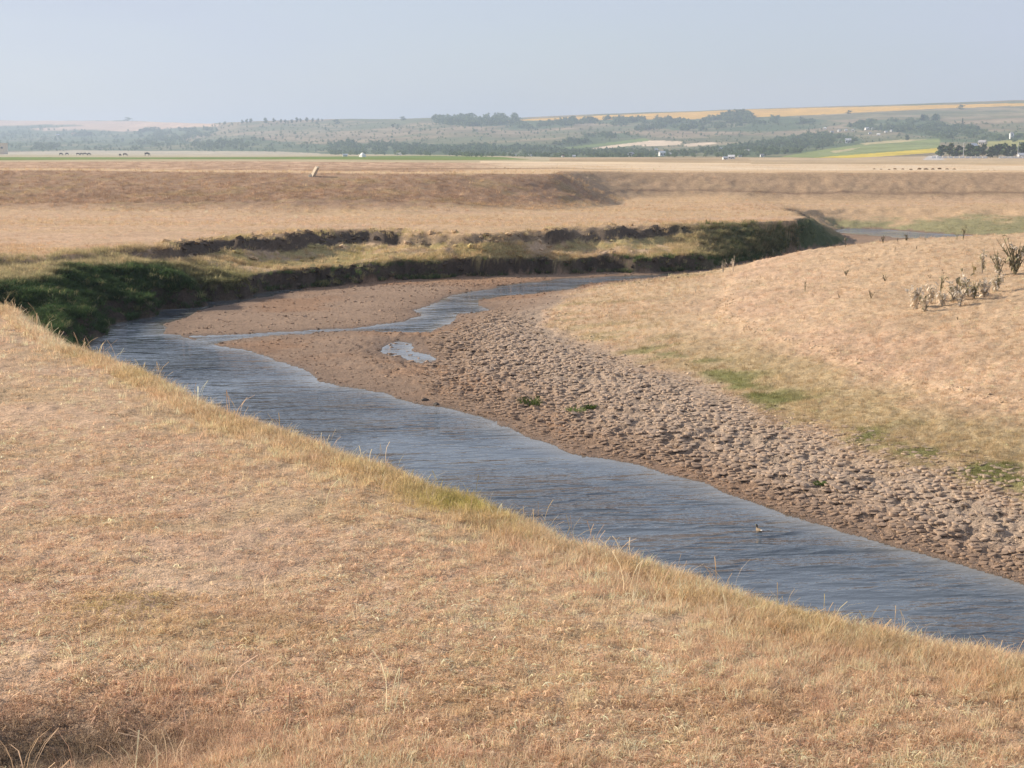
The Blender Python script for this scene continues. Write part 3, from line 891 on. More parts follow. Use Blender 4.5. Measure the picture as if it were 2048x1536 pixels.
def grass_protos():
    out = []
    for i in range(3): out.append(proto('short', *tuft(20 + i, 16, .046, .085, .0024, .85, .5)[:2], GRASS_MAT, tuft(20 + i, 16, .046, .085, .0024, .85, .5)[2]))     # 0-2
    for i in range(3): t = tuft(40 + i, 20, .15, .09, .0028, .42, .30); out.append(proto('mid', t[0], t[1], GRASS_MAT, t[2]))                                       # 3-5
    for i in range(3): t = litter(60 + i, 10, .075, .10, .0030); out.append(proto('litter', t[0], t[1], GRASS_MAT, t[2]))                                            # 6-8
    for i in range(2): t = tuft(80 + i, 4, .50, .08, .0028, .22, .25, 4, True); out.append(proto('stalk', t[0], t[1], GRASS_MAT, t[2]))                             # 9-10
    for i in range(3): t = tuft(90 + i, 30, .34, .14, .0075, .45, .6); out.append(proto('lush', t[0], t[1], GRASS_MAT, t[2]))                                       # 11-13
    return out

def scatter_grass(name, x, y, label, pick, size, mixcol=None, jit=.16, parent=None, tilt=.12):
    """pick(g) -> kind index array, size(g) -> scale array; colour follows the turf it grows from"""
    g = ground(x, y); c, _, _ = ground_color(x, y, g)
    idx, keep = pick(x, y, g)
    s = size(x, y, g, idx)
    if mixcol is not None: c = mixcol(x, y, g, c, idx)
    c = c * np.exp(RNG.normal(0, jit, (len(x), 1))) * (1 + RNG.normal(0, .022, (len(x), 3)))
    c = np.clip(c, .01, .75)
    P = np.stack([x, y, g['z'] - .006], -1)
    rot = np.stack([RNG.normal(0, tilt, len(x)), RNG.normal(0, tilt, len(x)), RNG.uniform(0, 6.283, len(x))], -1)
    sc = s[:, None] * np.stack([RNG.uniform(.8, 1.25, len(x))] * 2 + [RNG.uniform(.75, 1.3, len(x))], -1)
    keep = keep & (s > 0)
    return scatter(name, grass_protos(), P[keep], rot[keep], sc[keep], idx[keep], c[keep], label, 'stuff', parent)

def choose(n, table):
    k, w = zip(*table); w = np.array(w, float)
    return RNG.choice(np.array(k), n, p=w / w.sum())

# --- near bank turf
def near_turf():
    n = 94000
    px = RNG.uniform(-400, 2750, n); py = RNG.uniform(600, 1720, n)
    xy = px2w(px, py, ZP); x, y = xy[:, 0], xy[:, 1]
    # extra rim of longer grass along the edge of the bank
    seg = smooth_line(np.vstack([[(14, 11.4), (8, 12.9)], near_T]), 2); L_ = np.concatenate([[0], np.cumsum(np.hypot(*np.diff(seg, axis=0).T))])
    m = 19000; u = RNG.uniform(0, L_[-1], m)
    ex, ey = np.interp(u, L_, seg[:, 0]), np.interp(u, L_, seg[:, 1])
    off = RNG.normal(-.1, .75, m); dirx, diry = ex / np.hypot(ex, ey), ey / np.hypot(ex, ey)
    x = np.concatenate([x, ex + dirx * off]); y = np.concatenate([y, ey + diry * off])
    def pick(x, y, g):
        patch = fbm(x * .45, y * .45, 3, 301)
        rim = np.exp(-g['dT'] / 1.5)
        n = len(x)
        i = choose(n, [(0, 2), (1, 2), (2, 2), (6, 2.6), (7, 2.6), (8, 2.6), (3, .5)])
        longer = RNG.random(n) < np.clip(.02 + .30 * sstep(.05, .45, patch) + .9 * rim + .5 * sstep(.5, -2.5, x) * sstep(16.5, 13, y) * sstep(-.3, .2, patch), 0, .9)
        i = np.where(longer, choose(n, [(3, 1), (4, 1), (5, 1), (0, .6), (1, .6)]), i)
        st = RNG.random(n) < .0008 + .010 * rim + .006 * sstep(3.0, -4.0, x) * sstep(15, 12.5, y)
        i = np.where(st, choose(n, [(9, 1), (10, 1)]), i)
        keep = (~g['inB']) & ((~g['inT']) | (g['t'] > .35)) & (y < 52)
        bare = RNG.random(n) < sstep(.05, .45, -fbm(x * .6, y * .6, 3, 305)) * .8 * (1 - rim)
        return i, keep & ~bare
    def size(x, y, g, i):
        s = RNG.uniform(.75, 1.35, len(x)) * (.8 + .3 * sstep(10, 40, y))
        s = np.where((i >= 3) & (i <= 5), s * (.55 + .65 * np.exp(-g['dT'] / 1.4) + .30 * sstep(16, 11, y)), s)
        s = np.where(i >= 9, s * RNG.uniform(.45, .95, len(x)), s)
        return s
    def mixcol(x, y, g, c, i):
        c = lerp(c * 1.55, C(.84, .60, .41), RNG.uniform(0, .4, len(x)))
        ex, ey = px2w(905, 985, ZP); c = lerp(c, C(.44, .42, .10), np.exp(-((x - ex) ** 2 + (y - ey) ** 2) / .7) * .8)
        ex, ey = px2w(250, 1215, ZP); c = lerp(c, C(.46, .42, .16), np.exp(-((x - ex) ** 2 / .5 + (y - ey) ** 2 / .3)) * .7)
        rim = np.exp(-g['dT'] / 1.0)
        grn = rim * sstep(0, .5, fbm(x * .35, y * .35, 3, 311) + .15) * RNG.uniform(.2, 1, len(x))
        c = lerp(c, C(.47, .40, .14), grn * .6)
        c = lerp(c, C(.42, .33, .19), sstep(.25, .55, fbm(x * .5, y * .8, 3, 313)) * .35)
        c = lerp(c, C(.74, .60, .42), (RNG.random(len(x)) < .12) * .8)
        c = lerp(c, C(.20, .15, .10), (RNG.random(len(x)) < .06) * .6)
        c = lerp(c, C(.17, .13, .095), g['pit'] ** 1.6 * .85)
        return c * C(1.0, .984, .99)
    scatter_grass('dry_grass', x, y, 'short dry tan grass and litter covering the near bank', pick, size, mixcol)
near_turf()

# --- point bar turf
def bar_turf():
    n = 52000
    px = RNG.uniform(980, 2300, n); py = RNG.uniform(465, 1010, n)
    xy = px2w(px, py, np.interp(py, [470, 650, 800, 960], [2.2, 1.8, 1.1, .6])); x, y = xy[:, 0], xy[:, 1]
    def pick(x, y, g):
        n = len(x)
        edge = turf_edge(x, y, g['bar'])
        i = choose(n, [(0, 2), (1, 2), (2, 2), (6, 1.2), (7, 1.2), (8, 1.2), (3, .8), (4, .8)])
        lush = RNG.random(n) < .5 * sstep(.50, .6, edge) * sstep(.9, .7, g['bar'])
        i = np.where(lush, choose(n, [(3, 1), (4, 1), (5, 1)]), i)
        keep = g['inB'] & (g['sd'] > .3) & (edge > .50 + RNG.normal(0, .03, n)) & (y > 20) & (y < 110)
        return i, keep
    def size(x, y, g, i):
        s = RNG.uniform(.8, 1.4, len(x)) * (.75 + .55 * sstep(25, 75, y))
        return np.where((i >= 3), s * .75, s)
    def mixcol(x, y, g, c, i):
        return lerp(c * 1.12, STRAW * 1.2, RNG.uniform(0, .35, len(x)) * sstep(.7, 1.0, g['bar']))
    scatter_grass('pasture_grass', x, y, 'sparse grazed grass on the inner bank of the bend', pick, size, mixcol, .24)
bar_turf()

# --- far bank, terraces and green slope of the bend
def far_turf():
    n = 52000
    px = RNG.uniform(-250, 1760, n); py = RNG.uniform(430, 700, n)
    zz = np.interp(py, [430, 465, 500, 530, 560], [2.2, 2.0, 1.4, 1.1, .3])
    xy = px2w(px, py, np.where(px < 420, np.interp(py, [490, 540, 700], [2.1, 1.4, .2]), zz)); x, y = xy[:, 0], xy[:, 1]
    m = 16000                                                       # left green slope, sampled on the ground
    x = np.concatenate([x, RNG.uniform(-24, -12, m)]); y = np.concatenate([y, RNG.uniform(46, 76, m)])
    fb = smooth_line(far_B[:14], 2); Lb = np.concatenate([[0], np.cumsum(np.hypot(*np.diff(fb, axis=0).T))])
    m = 9000; u = RNG.uniform(Lb[-1] * .12, Lb[-1], m)
    x = np.concatenate([x, np.interp(u, Lb, fb[:, 0])]); y = np.concatenate([y, np.interp(u, Lb, fb[:, 1]) + RNG.choice([0.15, 1.25], m, p=[.5, .5]) + RNG.normal(0, .35, m)])
    m = 12000; x = np.concatenate([x, RNG.uniform(9, 24, m)]); y = np.concatenate([y, RNG.uniform(88, 108, m)])
    def pick(x, y, g):
        n = len(x); tt = g['tt']
        i = choose(n, [(3, 1.5), (4, 1.5), (5, 1.5), (0, 1), (1, 1), (11, .25)])
        left = (g['wl'] > .4) & g['strip'] & (tt < .52)
        i = np.where(left, choose(n, [(11, 2), (12, 2), (13, 2), (4, 1)]), i)
        pl_ = ~g['inT']
        i = np.where(pl_, choose(n, [(0, 2), (1, 2), (2, 2), (3, .5)]), i)
        foot = (g['wf'] > .5) & (tt < .09)
        i = np.where(foot, choose(n, [(11, 1), (12, 1), (3, 1), (4, 1)]), i)
        i = np.where((g['tip'] > .4) & g['strip'] & (g['t'] < .85), choose(n, [(11, 2), (12, 2), (13, 2), (4, 1)]), i)
        keep = (~g['inB']) & (g['wd'] < .5) & (y > 44) & ~((x > 17.2) & (y > 105.5) & ((g['t'] > .75) | (y > 117)))
        keep &= ~(pl_ & (RNG.random(n) < .35))
        face = (g['wf'] > .5) & (((tt > .02) & (tt < .095)) | ((tt > .69) & (tt < .80)))
        keep &= ~(face & (RNG.random(n) < .80))
        keep &= ~((g['wl'] > .5) & (tt < .10) & (RNG.random(n) < .7))
        return i, keep
    def size(x, y, g, i):
        s = RNG.uniform(.8, 1.7, len(x)) * 1.15
        s = np.where(i >= 11, RNG.uniform(.7, 1.5, len(x)) * np.where(g['wl'] > .4, .72, .75), s)
        return np.where(~g['inT'], s * .9, s)
    def mixcol(x, y, g, c, i):
        tt = g['tt']; n = len(x)
        t_ = lerp(np.broadcast_to(C(.54, .41, .24), (n, 3)), C(.43, .365, .175), sstep(-.3, .4, fbm(x * .5, y * .4, 3, 321)))
        t_ = lerp(t_, C(.64, .49, .31), (RNG.random(n) < .40) * .7)
        gl = lerp(np.broadcast_to(C(.095, .145, .055), (n, 3)), C(.055, .095, .045), RNG.uniform(0, 1, n))
        gl = lerp(gl, C(.54, .44, .26), sstep(.42, .56, tt + .10 * fbm(x * .4, y * .4, 2, 327)) * RNG.uniform(.6, 1, n))
        gl = lerp(gl, C(.42, .38, .20), (RNG.random(n) < .07) * .8)
        c = np.where(g['strip'][:, None], lerp(t_, gl, g['wl']), c * 1.12)
        tip = g['tip'] * g['strip']
        c = lerp(c, C(.10, .14, .06), tip * RNG.uniform(.4, 1, n))
        foot = (g['wf'] > .5) & (tt < .10) & g['strip']
        c = np.where(foot[:, None], lerp(np.broadcast_to(C(.10, .145, .055), (n, 3)), C(.40, .34, .19), (RNG.random(n) < .3) * .9), c)
        return c
    scatter_grass('bank_grass', x, y, 'tussocky grass and weeds along the eroded far bank', pick, size, mixcol)
far_turf()

# --- distant floodplain and levee
POST = hit(625, 353, 60)
def levee_turf():
    n = 42000
    px = RNG.uniform(-250, 2300, n); py = RNG.uniform(322, 475, n)
    P = px2w(px, py, np.interp(py, [322, 345, 420, 475], [4.45, 4.4, 1.9, 1.6])); x, y = P[:, 0], P[:, 1]
    def pick(x, y, g):
        n = len(x)
        i = choose(n, [(3, 1), (4, 1), (5, 1), (0, 1), (1, 1)])
        face = (g['lev'] > .06) & (g['lev'] < .999)
        keep = (~g['inB']) & (y > 92) & (np.hypot(x, y) < 290)
        keep &= face | (RNG.random(n) < .45)
        keep &= ~((np.abs(x - POST.x - 1.6) < 2.8) & (np.abs(y - POST.y + .4) < 1.5) & (RNG.random(n) < .85))
        return i, keep
    def size(x, y, g, i):
        face = (g['lev'] > .06) & (g['lev'] < .999)
        return RNG.uniform(.8, 1.8, len(x)) * np.where(face, 1.25, .85) * np.where(i < 3, 1.6, 1)
    def mixcol(x, y, g, c, i):
        c = c * 1.12
        return lerp(c, C(.56, .42, .26), (RNG.random(len(x)) < .14) * .7)
    scatter_grass('floodplain_grass', x, y, 'dry rough grass on the levees and far floodplain', pick, size, mixcol, .2)
levee_turf()

# --- cracked mud: every plate is a solid clod; the largest 300 stand alone
def cracked_mud():
    step = .148
    gx = np.arange(-8, 16, step); gy = np.arange(18, 66, step)
    NX, NY = len(gx), len(gy)
    J = RNG.uniform(-.62, .62, (NX, NY, 2)) * step
    cx = gx[:, None] + J[..., 0] + .5 * step * (np.arange(NY)[None] % 2); cy = gy[None] + J[..., 1]
    M = 9
    ang = np.arange(M) / M * 2 * np.pi
    R = np.full((NX, NY, M), step * .8)
    for dx in (-2, -1, 0, 1, 2):
        for dy in (-2, -1, 0, 1, 2):
            if dx == 0 and dy == 0: continue
            qx = np.roll(cx, (-dx, -dy), (0, 1)) - cx; qy = np.roll(cy, (-dx, -dy), (0, 1)) - cy
            d2 = .5 * (qx ** 2 + qy ** 2)
            dot = qx[..., None] * np.cos(ang) + qy[..., None] * np.sin(ang)
            R = np.minimum(R, np.where(dot > 1e-4, d2[..., None] / np.maximum(dot, 1e-4), 9))
    x = cx.ravel(); y = cy.ravel(); R = R.reshape(-1, M)
    zone = pl([(2300, 1260), (1980, 1140), (1780, 1085), (1560, 1010), (1400, 960), (1250, 915), (1130, 890), (1000, 838), (900, 800), (840, 760), (850, 715), (868, 668), (930, 636), (990, 618), (1050, 640), (1110, 690), (1230, 728), (1400, 785), (1560, 850), (1800, 915), (2048, 970), (2300, 1020)], .25)
    m = inside(x, y, zone)
    dz = seg_dist(x, y, zone, True)
    m &= RNG.random(len(x)) < .90 - .85 * hoof(x, y)
    x, y, R = x[m], y[m], R[m]
    g = ground(x, y)
    k = (g['sd'] > .12) & g['inB']
    x, y, R = x[k], y[k], R[k]; g = {a: b[k] for a, b in g.items()}
    n = len(x)
    sizev = RNG.uniform(.80, 1.04, n)
    dz = seg_dist(x, y, zone, True)
    hgt = RNG.normal(.017, .007, n).clip(.006, .04) * (.10 + .90 * sstep(0, 1.4, dz))
    tx, ty = RNG.normal(0, .13, n), RNG.normal(0, .13, n)
    tone = RNG.uniform(.94, 1.06, n)
    colr = lerp(np.broadcast_to(C(.300, .212, .152), (n, 3)), C(.395, .305, .232), sstep(.10, .34, g['bar'] + .06 * fbm(x * .5, y * .5, 3, 405)) * RNG.uniform(.5, 1, n))
    colr = lerp(colr, C(.20, .135, .095), np.exp(-g['sd'] / .7) * .7)
    colr = colr * tone[:, None]
    jitter = RNG.uniform(.90, 1.02, (n, M))
    def ring(f, zf):
        rx = R * f * jitter * sizev[:, None]
        px_ = rx * np.cos(ang); py_ = rx * np.sin(ang)
        pz = zf * hgt[:, None] + (zf > 0) * (px_ * tx[:, None] + py_ * ty[:, None])
        return np.stack([px_, py_, pz], -1)
    bot = ring(.97, -.35); mid = ring(1.0, .86); top = ring(.93, 1.0)
    ctr = np.stack([np.zeros(n), np.zeros(n), hgt * RNG.uniform(.85, 1.05, n)], -1)[:, None]
    V = np.concatenate([bot, mid, top, ctr], 1)                                   # n, 3M+1, 3
    F = []
    for i in range(M):
        j = (i + 1) % M
        F += [(i, j, M + j, M + i), (M + i, M + j, 2 * M + j, 2 * M + i)]
    T3 = [(2 * M + i, 2 * M + (i + 1) % M, 3 * M) for i in range(M)]
    km = NT('cracked_mud_plates')
    pos = km.n('NewGeometry').outputs['Position']
    f1 = km.noise(16, 4, .65, pos); f2 = km.noise(60, 3, .6, pos)
    cc = km.mix(1.0, km.attr('col').outputs['Color'], km.gray(km.rng(f1, .3, .7, .78, 1.2)), 'MULTIPLY')
    km.bsdf(cc, .95, km.bump(km.math('ADD', f1, km.math('MULTIPLY', f2, .5)), .6, .02), .08)
    score = R.mean(1) * sizev / np.hypot(x, y)
    PXc, PYc = w2px(x, y, g['z'])
    vis = (PXc > 20) & (PXc < 2030) & (PYc < 1500)
    order = np.argsort(-np.where(vis, score, 0))
    single = order[:300]; rest = order[300:]
    def add(name, sel, kind=None, origin=None):
        me = bpy.data.meshes.new(name)
        vv = V[sel] + np.stack([x[sel], y[sel], g['z'][sel]], -1)[:, None]
        if origin is not None: vv = vv - origin
        nv = V.shape[1]; base = (np.arange(len(sel)) * nv)[:, None, None]
        q = (np.array(F)[None] + base).reshape(-1, 4); t3 = (np.array(T3)[None] + base).reshape(-1, 3)
        loops = np.concatenate([q.ravel(), t3.ravel()])
        tot = np.concatenate([np.full(len(q), 4), np.full(len(t3), 3)])
        me.vertices.add(len(sel) * nv); me.vertices.foreach_set('co', vv.astype(np.float32).ravel())
        me.loops.add(len(loops)); me.loops.foreach_set('vertex_index', loops.astype(np.int32))
        me.polygons.add(len(tot)); me.polygons.foreach_set('loop_start', np.concatenate([[0], np.cumsum(tot)[:-1]]).astype(np.int32)); me.polygons.foreach_set('loop_total', tot.astype(np.int32))
        me.update(calc_edges=True)
        at = me.attributes.new('col', 'FLOAT_COLOR', 'POINT')
        c4 = np.ones((len(sel), nv, 4), np.float32); c4[..., :3] = colr[sel][:, None]
        at.data.foreach_set('color', c4.ravel())
        me.materials.append(km.m)
        o = bpy.data.objects.new(name, me); COL.objects.link(o); o.parent = GROUND
        if kind: o['kind'] = kind
        if origin is not None: o.location = origin
        return o
    add('cracked_mud', rest, 'stuff')
    for i in single:
        add('mud_clod', np.array([i]), None, np.array([x[i], y[i], g['z'][i]]))
cracked_mud()

# --- crumbs of dried mud on the bars, fallen soil under the scarps
def crumbs():
    n = 20000
    px = RNG.uniform(180, 2100, n); py = RNG.uniform(552, 1180, n)
    xy = px2w(px, py, .1); x, y = xy[:, 0], xy[:, 1]
    m = 5200
    px = RNG.uniform(-50, 1700, m); py = RNG.uniform(440, 575, m)
    q = px2w(px, py, np.interp(py, [440, 465, 500, 530, 560], [2.2, 2.0, 1.4, 1.1, .2]))
    x = np.concatenate([x, q[:, 0]]); y = np.concatenate([y, q[:, 1]])
    m2 = 26000
    x = np.concatenate([x, RNG.uniform(5, 22, m2)]); y = np.concatenate([y, RNG.uniform(30, 62, m2)])
    g = ground(x, y); c, _, _ = ground_color(x, y, g)
    edge = g['bar']
    lip = g['inB'] & (np.abs(edge - 1.13 + .05 * noise(x * .7, y * .7, 48)) < .05) & (np.arange(len(x)) >= len(x) - m2)
    bar = g['inB'] & (g['sd'] > .06) & (edge < .62)
    pud = inside(x, y, W[3]) & (RNG.random(len(x)) < .6)
    scarp = g['strip'] & (g['wf'] > .4) & (g['tt'] > .0) & (RNG.random(len(x)) < np.where((g['tt'] < .14) | (g['tt'] > .66), .8, .12))
    bar &= np.arange(len(x)) < len(x) - m2; scarp &= np.arange(len(x)) < len(x) - m2
    pud &= np.arange(len(x)) < len(x) - m2
    keep = bar | scarp | lip | pud
    c = np.where(pud[:, None], MUD, c)
    c = np.where(lip[:, None], C(.52, .385, .26), c)
    s = np.where(bar, np.exp(RNG.normal(-3.45, .38, len(x))).clip(.01, .075) * (1 + .5 * sstep(40, 75, y)), np.where(lip, np.exp(RNG.normal(-3.5, .35, len(x))), np.exp(RNG.normal(-2.1, .45, len(x)))))
    s = np.where(pud, RNG.uniform(.05, .15, len(x)), s)
    s = np.clip(s, .012, .30)
    P = np.stack([x, y, g['z']], -1)
    rot = np.stack([RNG.normal(0, .2, len(x)), RNG.normal(0, .2, len(x)), RNG.uniform(0, 6.28, len(x))], -1)
    sc = s[:, None] * RNG.uniform(.7, 1.35, (len(x), 3))
    c = np.clip(c * RNG.uniform(.8, 1.3, (len(x), 1)), .02, .6)
    pr = []
    for i in range(4):
        v, f, b = lump(500 + i); pr.append(proto('crumb', v, f, CRUMB_MAT, b))
    idx = RNG.integers(0, 4, len(x))
    scatter('mud_crumbs', pr, P[keep], rot[keep], sc[keep], idx[keep], c[keep], 'crumbs and clods of dried mud on the bars and under the scarps', 'stuff')
crumbs()
# ------------------------------------------------------------------ woods on the hills
def leaf_ball(r, cx, cy, cz, rx, ry, rz, n, size):
    V = []; F = []; B = []
    for i in range(n):
        u = r.uniform(-1, 1); a = r.uniform(0, 6.283); q = math.sqrt(1 - u * u); k = r.uniform(.55, 1.08)
        x, y, z = cx + rx * q * math.cos(a) * k, cy + ry * q * math.sin(a) * k, cz + rz * u * k
        nx, ny, nz = r.gauss(0, 1), r.gauss(0, 1), r.gauss(.3, 1)
        nv = Vector((nx, ny, nz)).normalized(); t1 = nv.orthogonal().normalized(); t2 = nv.cross(t1)
        s = size * r.uniform(.6, 1.3); b = len(V); tone = r.random()
        m = r.choice((4, 5))
        for j in range(m):
            aa = j / m * 6.283 + r.uniform(-.3, .3); rr = s * r.uniform(.6, 1.1)
            p = t1 * math.cos(aa) * rr + t2 * math.sin(aa) * rr
            V.append((x + p.x, y + p.y, z + p.z)); B.append(tone)
        F.append(tuple(range(b, b + m)))
    return V, F, B

def tree_shape(seed, h, w, n, size, trunk=.25, cone=False, lobes=7):
    """trunk with limbs, and a crown of many small leaf clumps"""
    r = random.Random(seed); V = []; F = []; B = []
    ch = h * (1 - trunk)
    for i in range(lobes):
        t = (i + .5) / lobes
        rad = w * .5 * ((1 - t) * 1.1 + .08 if cone else math.sin(math.pi * (.22 + .68 * t)) ** .8)
        a = r.uniform(0, 6.28); off = rad * (.0 if cone else .45)
        v, f, b = leaf_ball(r, math.cos(a) * off, math.sin(a) * off, h * trunk + ch * t * .95, rad * r.uniform(.55, .85), rad * r.uniform(.55, .85), ch / lobes * 1.05, n // lobes, size)
        o = len(V); V += v; F += [tuple(q + o for q in ff) for ff in f]; B += b
    TV = []; TF = []
    def limb(p, q, r0, r1):
        p = Vector(p); q = Vector(q); d = (q - p).normalized(); s1 = d.orthogonal().normalized(); s2 = d.cross(s1); b = len(TV)
        for pt, rr in ((p, r0), (q, r1)):
            for j in range(6):
                aa = j / 6 * 6.283; TV.append(tuple(pt + s1 * math.cos(aa) * rr + s2 * math.sin(aa) * rr))
        for j in range(6): TF.append((b + j, b + (j + 1) % 6, b + 6 + (j + 1) % 6, b + 6 + j))
    R0 = h * .028
    limb((0, 0, -.4), (.02 * h, 0, h * .55), R0, R0 * .55); limb((.02 * h, 0, h * .55), (0, .02 * h, h * .88), R0 * .55, R0 * .15)
    for i in range(5):
        a = r.uniform(0, 6.28); z = h * r.uniform(trunk * .9, .6)
        limb((.01 * h, 0, z), (math.cos(a) * w * .3, math.sin(a) * w * .3, z + h * .18), R0 * .4, R0 * .12)
    return (V, F, B), (TV, TF)

BARK = plain_mat('bark', (.11, .085, .065), .95, .3, 3.0)
def foliage_material(name, color):
    k = NT(name)
    b = k.attr('bc').outputs['Fac']
    inf = k.n('ObjectInfo').outputs['Random']
    c = k.mix(1.0, color, k.gray(k.rng(b, 0, 1, .55, 1.45)), 'MULTIPLY')
    c = k.mix(1.0, c, k.gray(k.rng(inf, 0, 1, .8, 1.2)), 'MULTIPLY')
    d = k.n('BsdfDiffuse'); tr = k.n('BsdfTranslucent'); ms = k.n('MixShader'); ms.inputs[0].default_value = .2
    k.link(c, d.inputs['Color']); k.link(c, tr.inputs['Color']); k.link(d.outputs[0], ms.inputs[1]); k.link(tr.outputs[0], ms.inputs[2]); k.link(ms.outputs[0], k.out.inputs['Surface'])
    return k.m
FOLIAGE = foliage_material('tree_leaves', (.080, .115, .050))
FOLIAGE_PALE = foliage_material('pale_tree_leaves', (.115, .145, .06))

WOODS = [
    ([(862, 238), (905, 235), (940, 234.5), (1030, 234), (1042, 243), (1010, 249), (960, 252), (925, 253), (870, 246)], 1.0, 11),
    ([(1024, 244), (1060, 248), (1110, 246), (1130, 238), (1165, 236), (1300, 237), (1380, 239), (1440, 236), (1500, 240), (1540, 246), (1460, 254), (1400, 262), (1320, 258), (1270, 262), (1240, 252), (1180, 246), (1120, 254), (1040, 259)], .75, 9),
    ([(1440, 231), (1470, 227), (1495, 227), (1512, 237), (1450, 240)], 1.0, 11),
    ([(1540, 236), (1600, 240), (1640, 246), (1590, 249), (1540, 246)], .8, 9),
    ([(655, 300), (660, 290), (700, 284), (740, 286), (800, 289), (900, 294), (960, 291), (1000, 290), (1100, 297), (1160, 302), (1250, 300), (1330, 305), (1400, 300), (1480, 290), (1536, 284), (1560, 290), (1540, 310), (1480, 317), (1300, 316), (1150, 315.5), (1000, 314), (850, 309.5), (660, 309)], 1.0, 9),
    ([(1536, 284), (1580, 272), (1640, 268), (1700, 276), (1720, 283), (1690, 288), (1640, 296), (1600, 305), (1545, 309)], 1.0, 9),
    ([(1105, 290), (1150, 273), (1220, 266), (1262, 270), (1210, 279), (1140, 292)], .8, 8),
    ([(250, 288), (285, 268), (330, 262), (400, 257), (440, 258), (430, 268), (380, 275), (345, 288), (270, 300)], .55, 8),
    ([(55, 290), (80, 283), (110, 280), (125, 292), (100, 299), (60, 299)], .7, 8),
    ([(380, 289), (420, 284), (480, 277), (540, 281), (530, 288), (500, 294), (400, 297)], .5, 8),
    ([(0, 262), (60, 258), (180, 262), (260, 266), (330, 262), (440, 258), (540, 282), (660, 290), (660, 307), (400, 302), (150, 300), (0, 300)], .10, 7),
    ([(140, 271), (180, 265), (185, 272), (150, 275)], .9, 8),
    ([(275, 263), (320, 258), (322, 262), (280, 266)], 1.0, 9),
    ([(1690, 252), (1740, 241), (1850, 241), (1950, 256), (1985, 266), (2048, 272), (2048, 280), (1960, 280), (1890, 276), (1850, 270), (1780, 262), (1720, 259)], .85, 8),
    ([(1840, 240), (1850, 233), (1860, 240)], 1, 9), ([(1862, 241), (1872, 232), (1882, 241)], 1, 9),
    ([(2000, 275), (2048, 270), (2200, 270), (2200, 282), (2030, 284)], .7, 8),
]
def batch_hit(px, py):
    """hill positions for many sight lines at once"""
    u = (px - 1024) / FPX; v = (768 - py) / FPX
    dx = u; dy = CP + v * SP; dz = -SP + v * CP
    h = np.hypot(dx, dy); dx, dy, dz = dx / h, dy / h, dz / h
    lo = np.full(len(px), 320.0); found = np.zeros(len(px), bool); res = np.full(len(px), 6500.0)
    for r in np.concatenate([np.geomspace(330, 900, 40), np.linspace(910, 3800, 260), np.geomspace(3830, 7000, 60)]):
        z = hill_height(dx * r, dy * r)
        hitn = (~found) & (z >= EYE + dz * r)
        res[hitn] = r; found |= hitn
    return dx * res, dy * res, found

def woodland():
    PX = []; PY = []; S = []
    for poly, dens, size in WOODS:
        p = np.array(poly, float); area = .5 * abs(np.dot(p[:, 0], np.roll(p[:, 1], 1)) - np.dot(p[:, 1], np.roll(p[:, 0], 1)))
        n = int(area * dens * .15) + 3
        bx = RNG.uniform(p[:, 0].min(), p[:, 0].max(), n * 3); by = RNG.uniform(p[:, 1].min(), p[:, 1].max(), n * 3)
        m = inside(bx, by, p)
        m &= fbm(bx * .05, by * .14, 3, 601) > -.06 - .20 * (dens > .95)
        bx, by = bx[m][:n], by[m][:n]
        PX.append(bx); PY.append(by); S.append(np.full(len(bx), size, float))
    for k in range(2600):                                     # loose scrub all over the slopes
        PX.append(RNG.uniform(-200, 2250, 1)); PY.append(RNG.uniform(245, 305, 1)); S.append(np.array([RNG.uniform(3.0, 6.5)]))
    px, py, s = np.concatenate(PX), np.concatenate(PY), np.concatenate(S)
    x, y, f = batch_hit(px, py + 1.0)
    x, y, s, px, py = x[f], y[f], s[f], px[f], py[f]
    D = np.hypot(x, y)
    ok = (D > 1000) & (D < 5200)
    field = np.zeros(len(px), bool)
    for p, c in FIELDS: field |= inside(px, py, np.array(p, float))
    ok &= ~(field & (s < 6.6))
    x, y, s = x[ok], y[ok], s[ok]
    z = hill_height(x, y)
    n = len(x)
    pr = []
    for i in range(4):
        (V, F, B), (TV, TF) = tree_shape(700 + i, 1.0, .95 + .15 * i, 120, .10, .12, False, 6)
        o = len(V); pr.append(proto('tree', V + TV, F + [tuple(q + o for q in f) for f in TF], LEAF_MAT, B + [.1] * len(TV)))
    sc = (np.minimum(s * .74 * np.hypot(x, y) / FPX, 9) * RNG.uniform(.6, 1.3, n))[:, None] * RNG.uniform(.9, 1.15, (n, 3))
    tint = lerp(np.broadcast_to(C(.12, .175, .09), (n, 3)), C(.18, .225, .105), RNG.random(n)) * RNG.uniform(.8, 1.2, (n, 1))
    scatter('hillside_woods', pr, np.stack([x, y, z - .3], -1), np.stack([np.zeros(n), np.zeros(n), RNG.uniform(0, 6.28, n)], -1), sc, RNG.integers(0, 4, n), tint,
            'dark green woods and scrub on the hazy hillsides', 'stuff')
woodland()

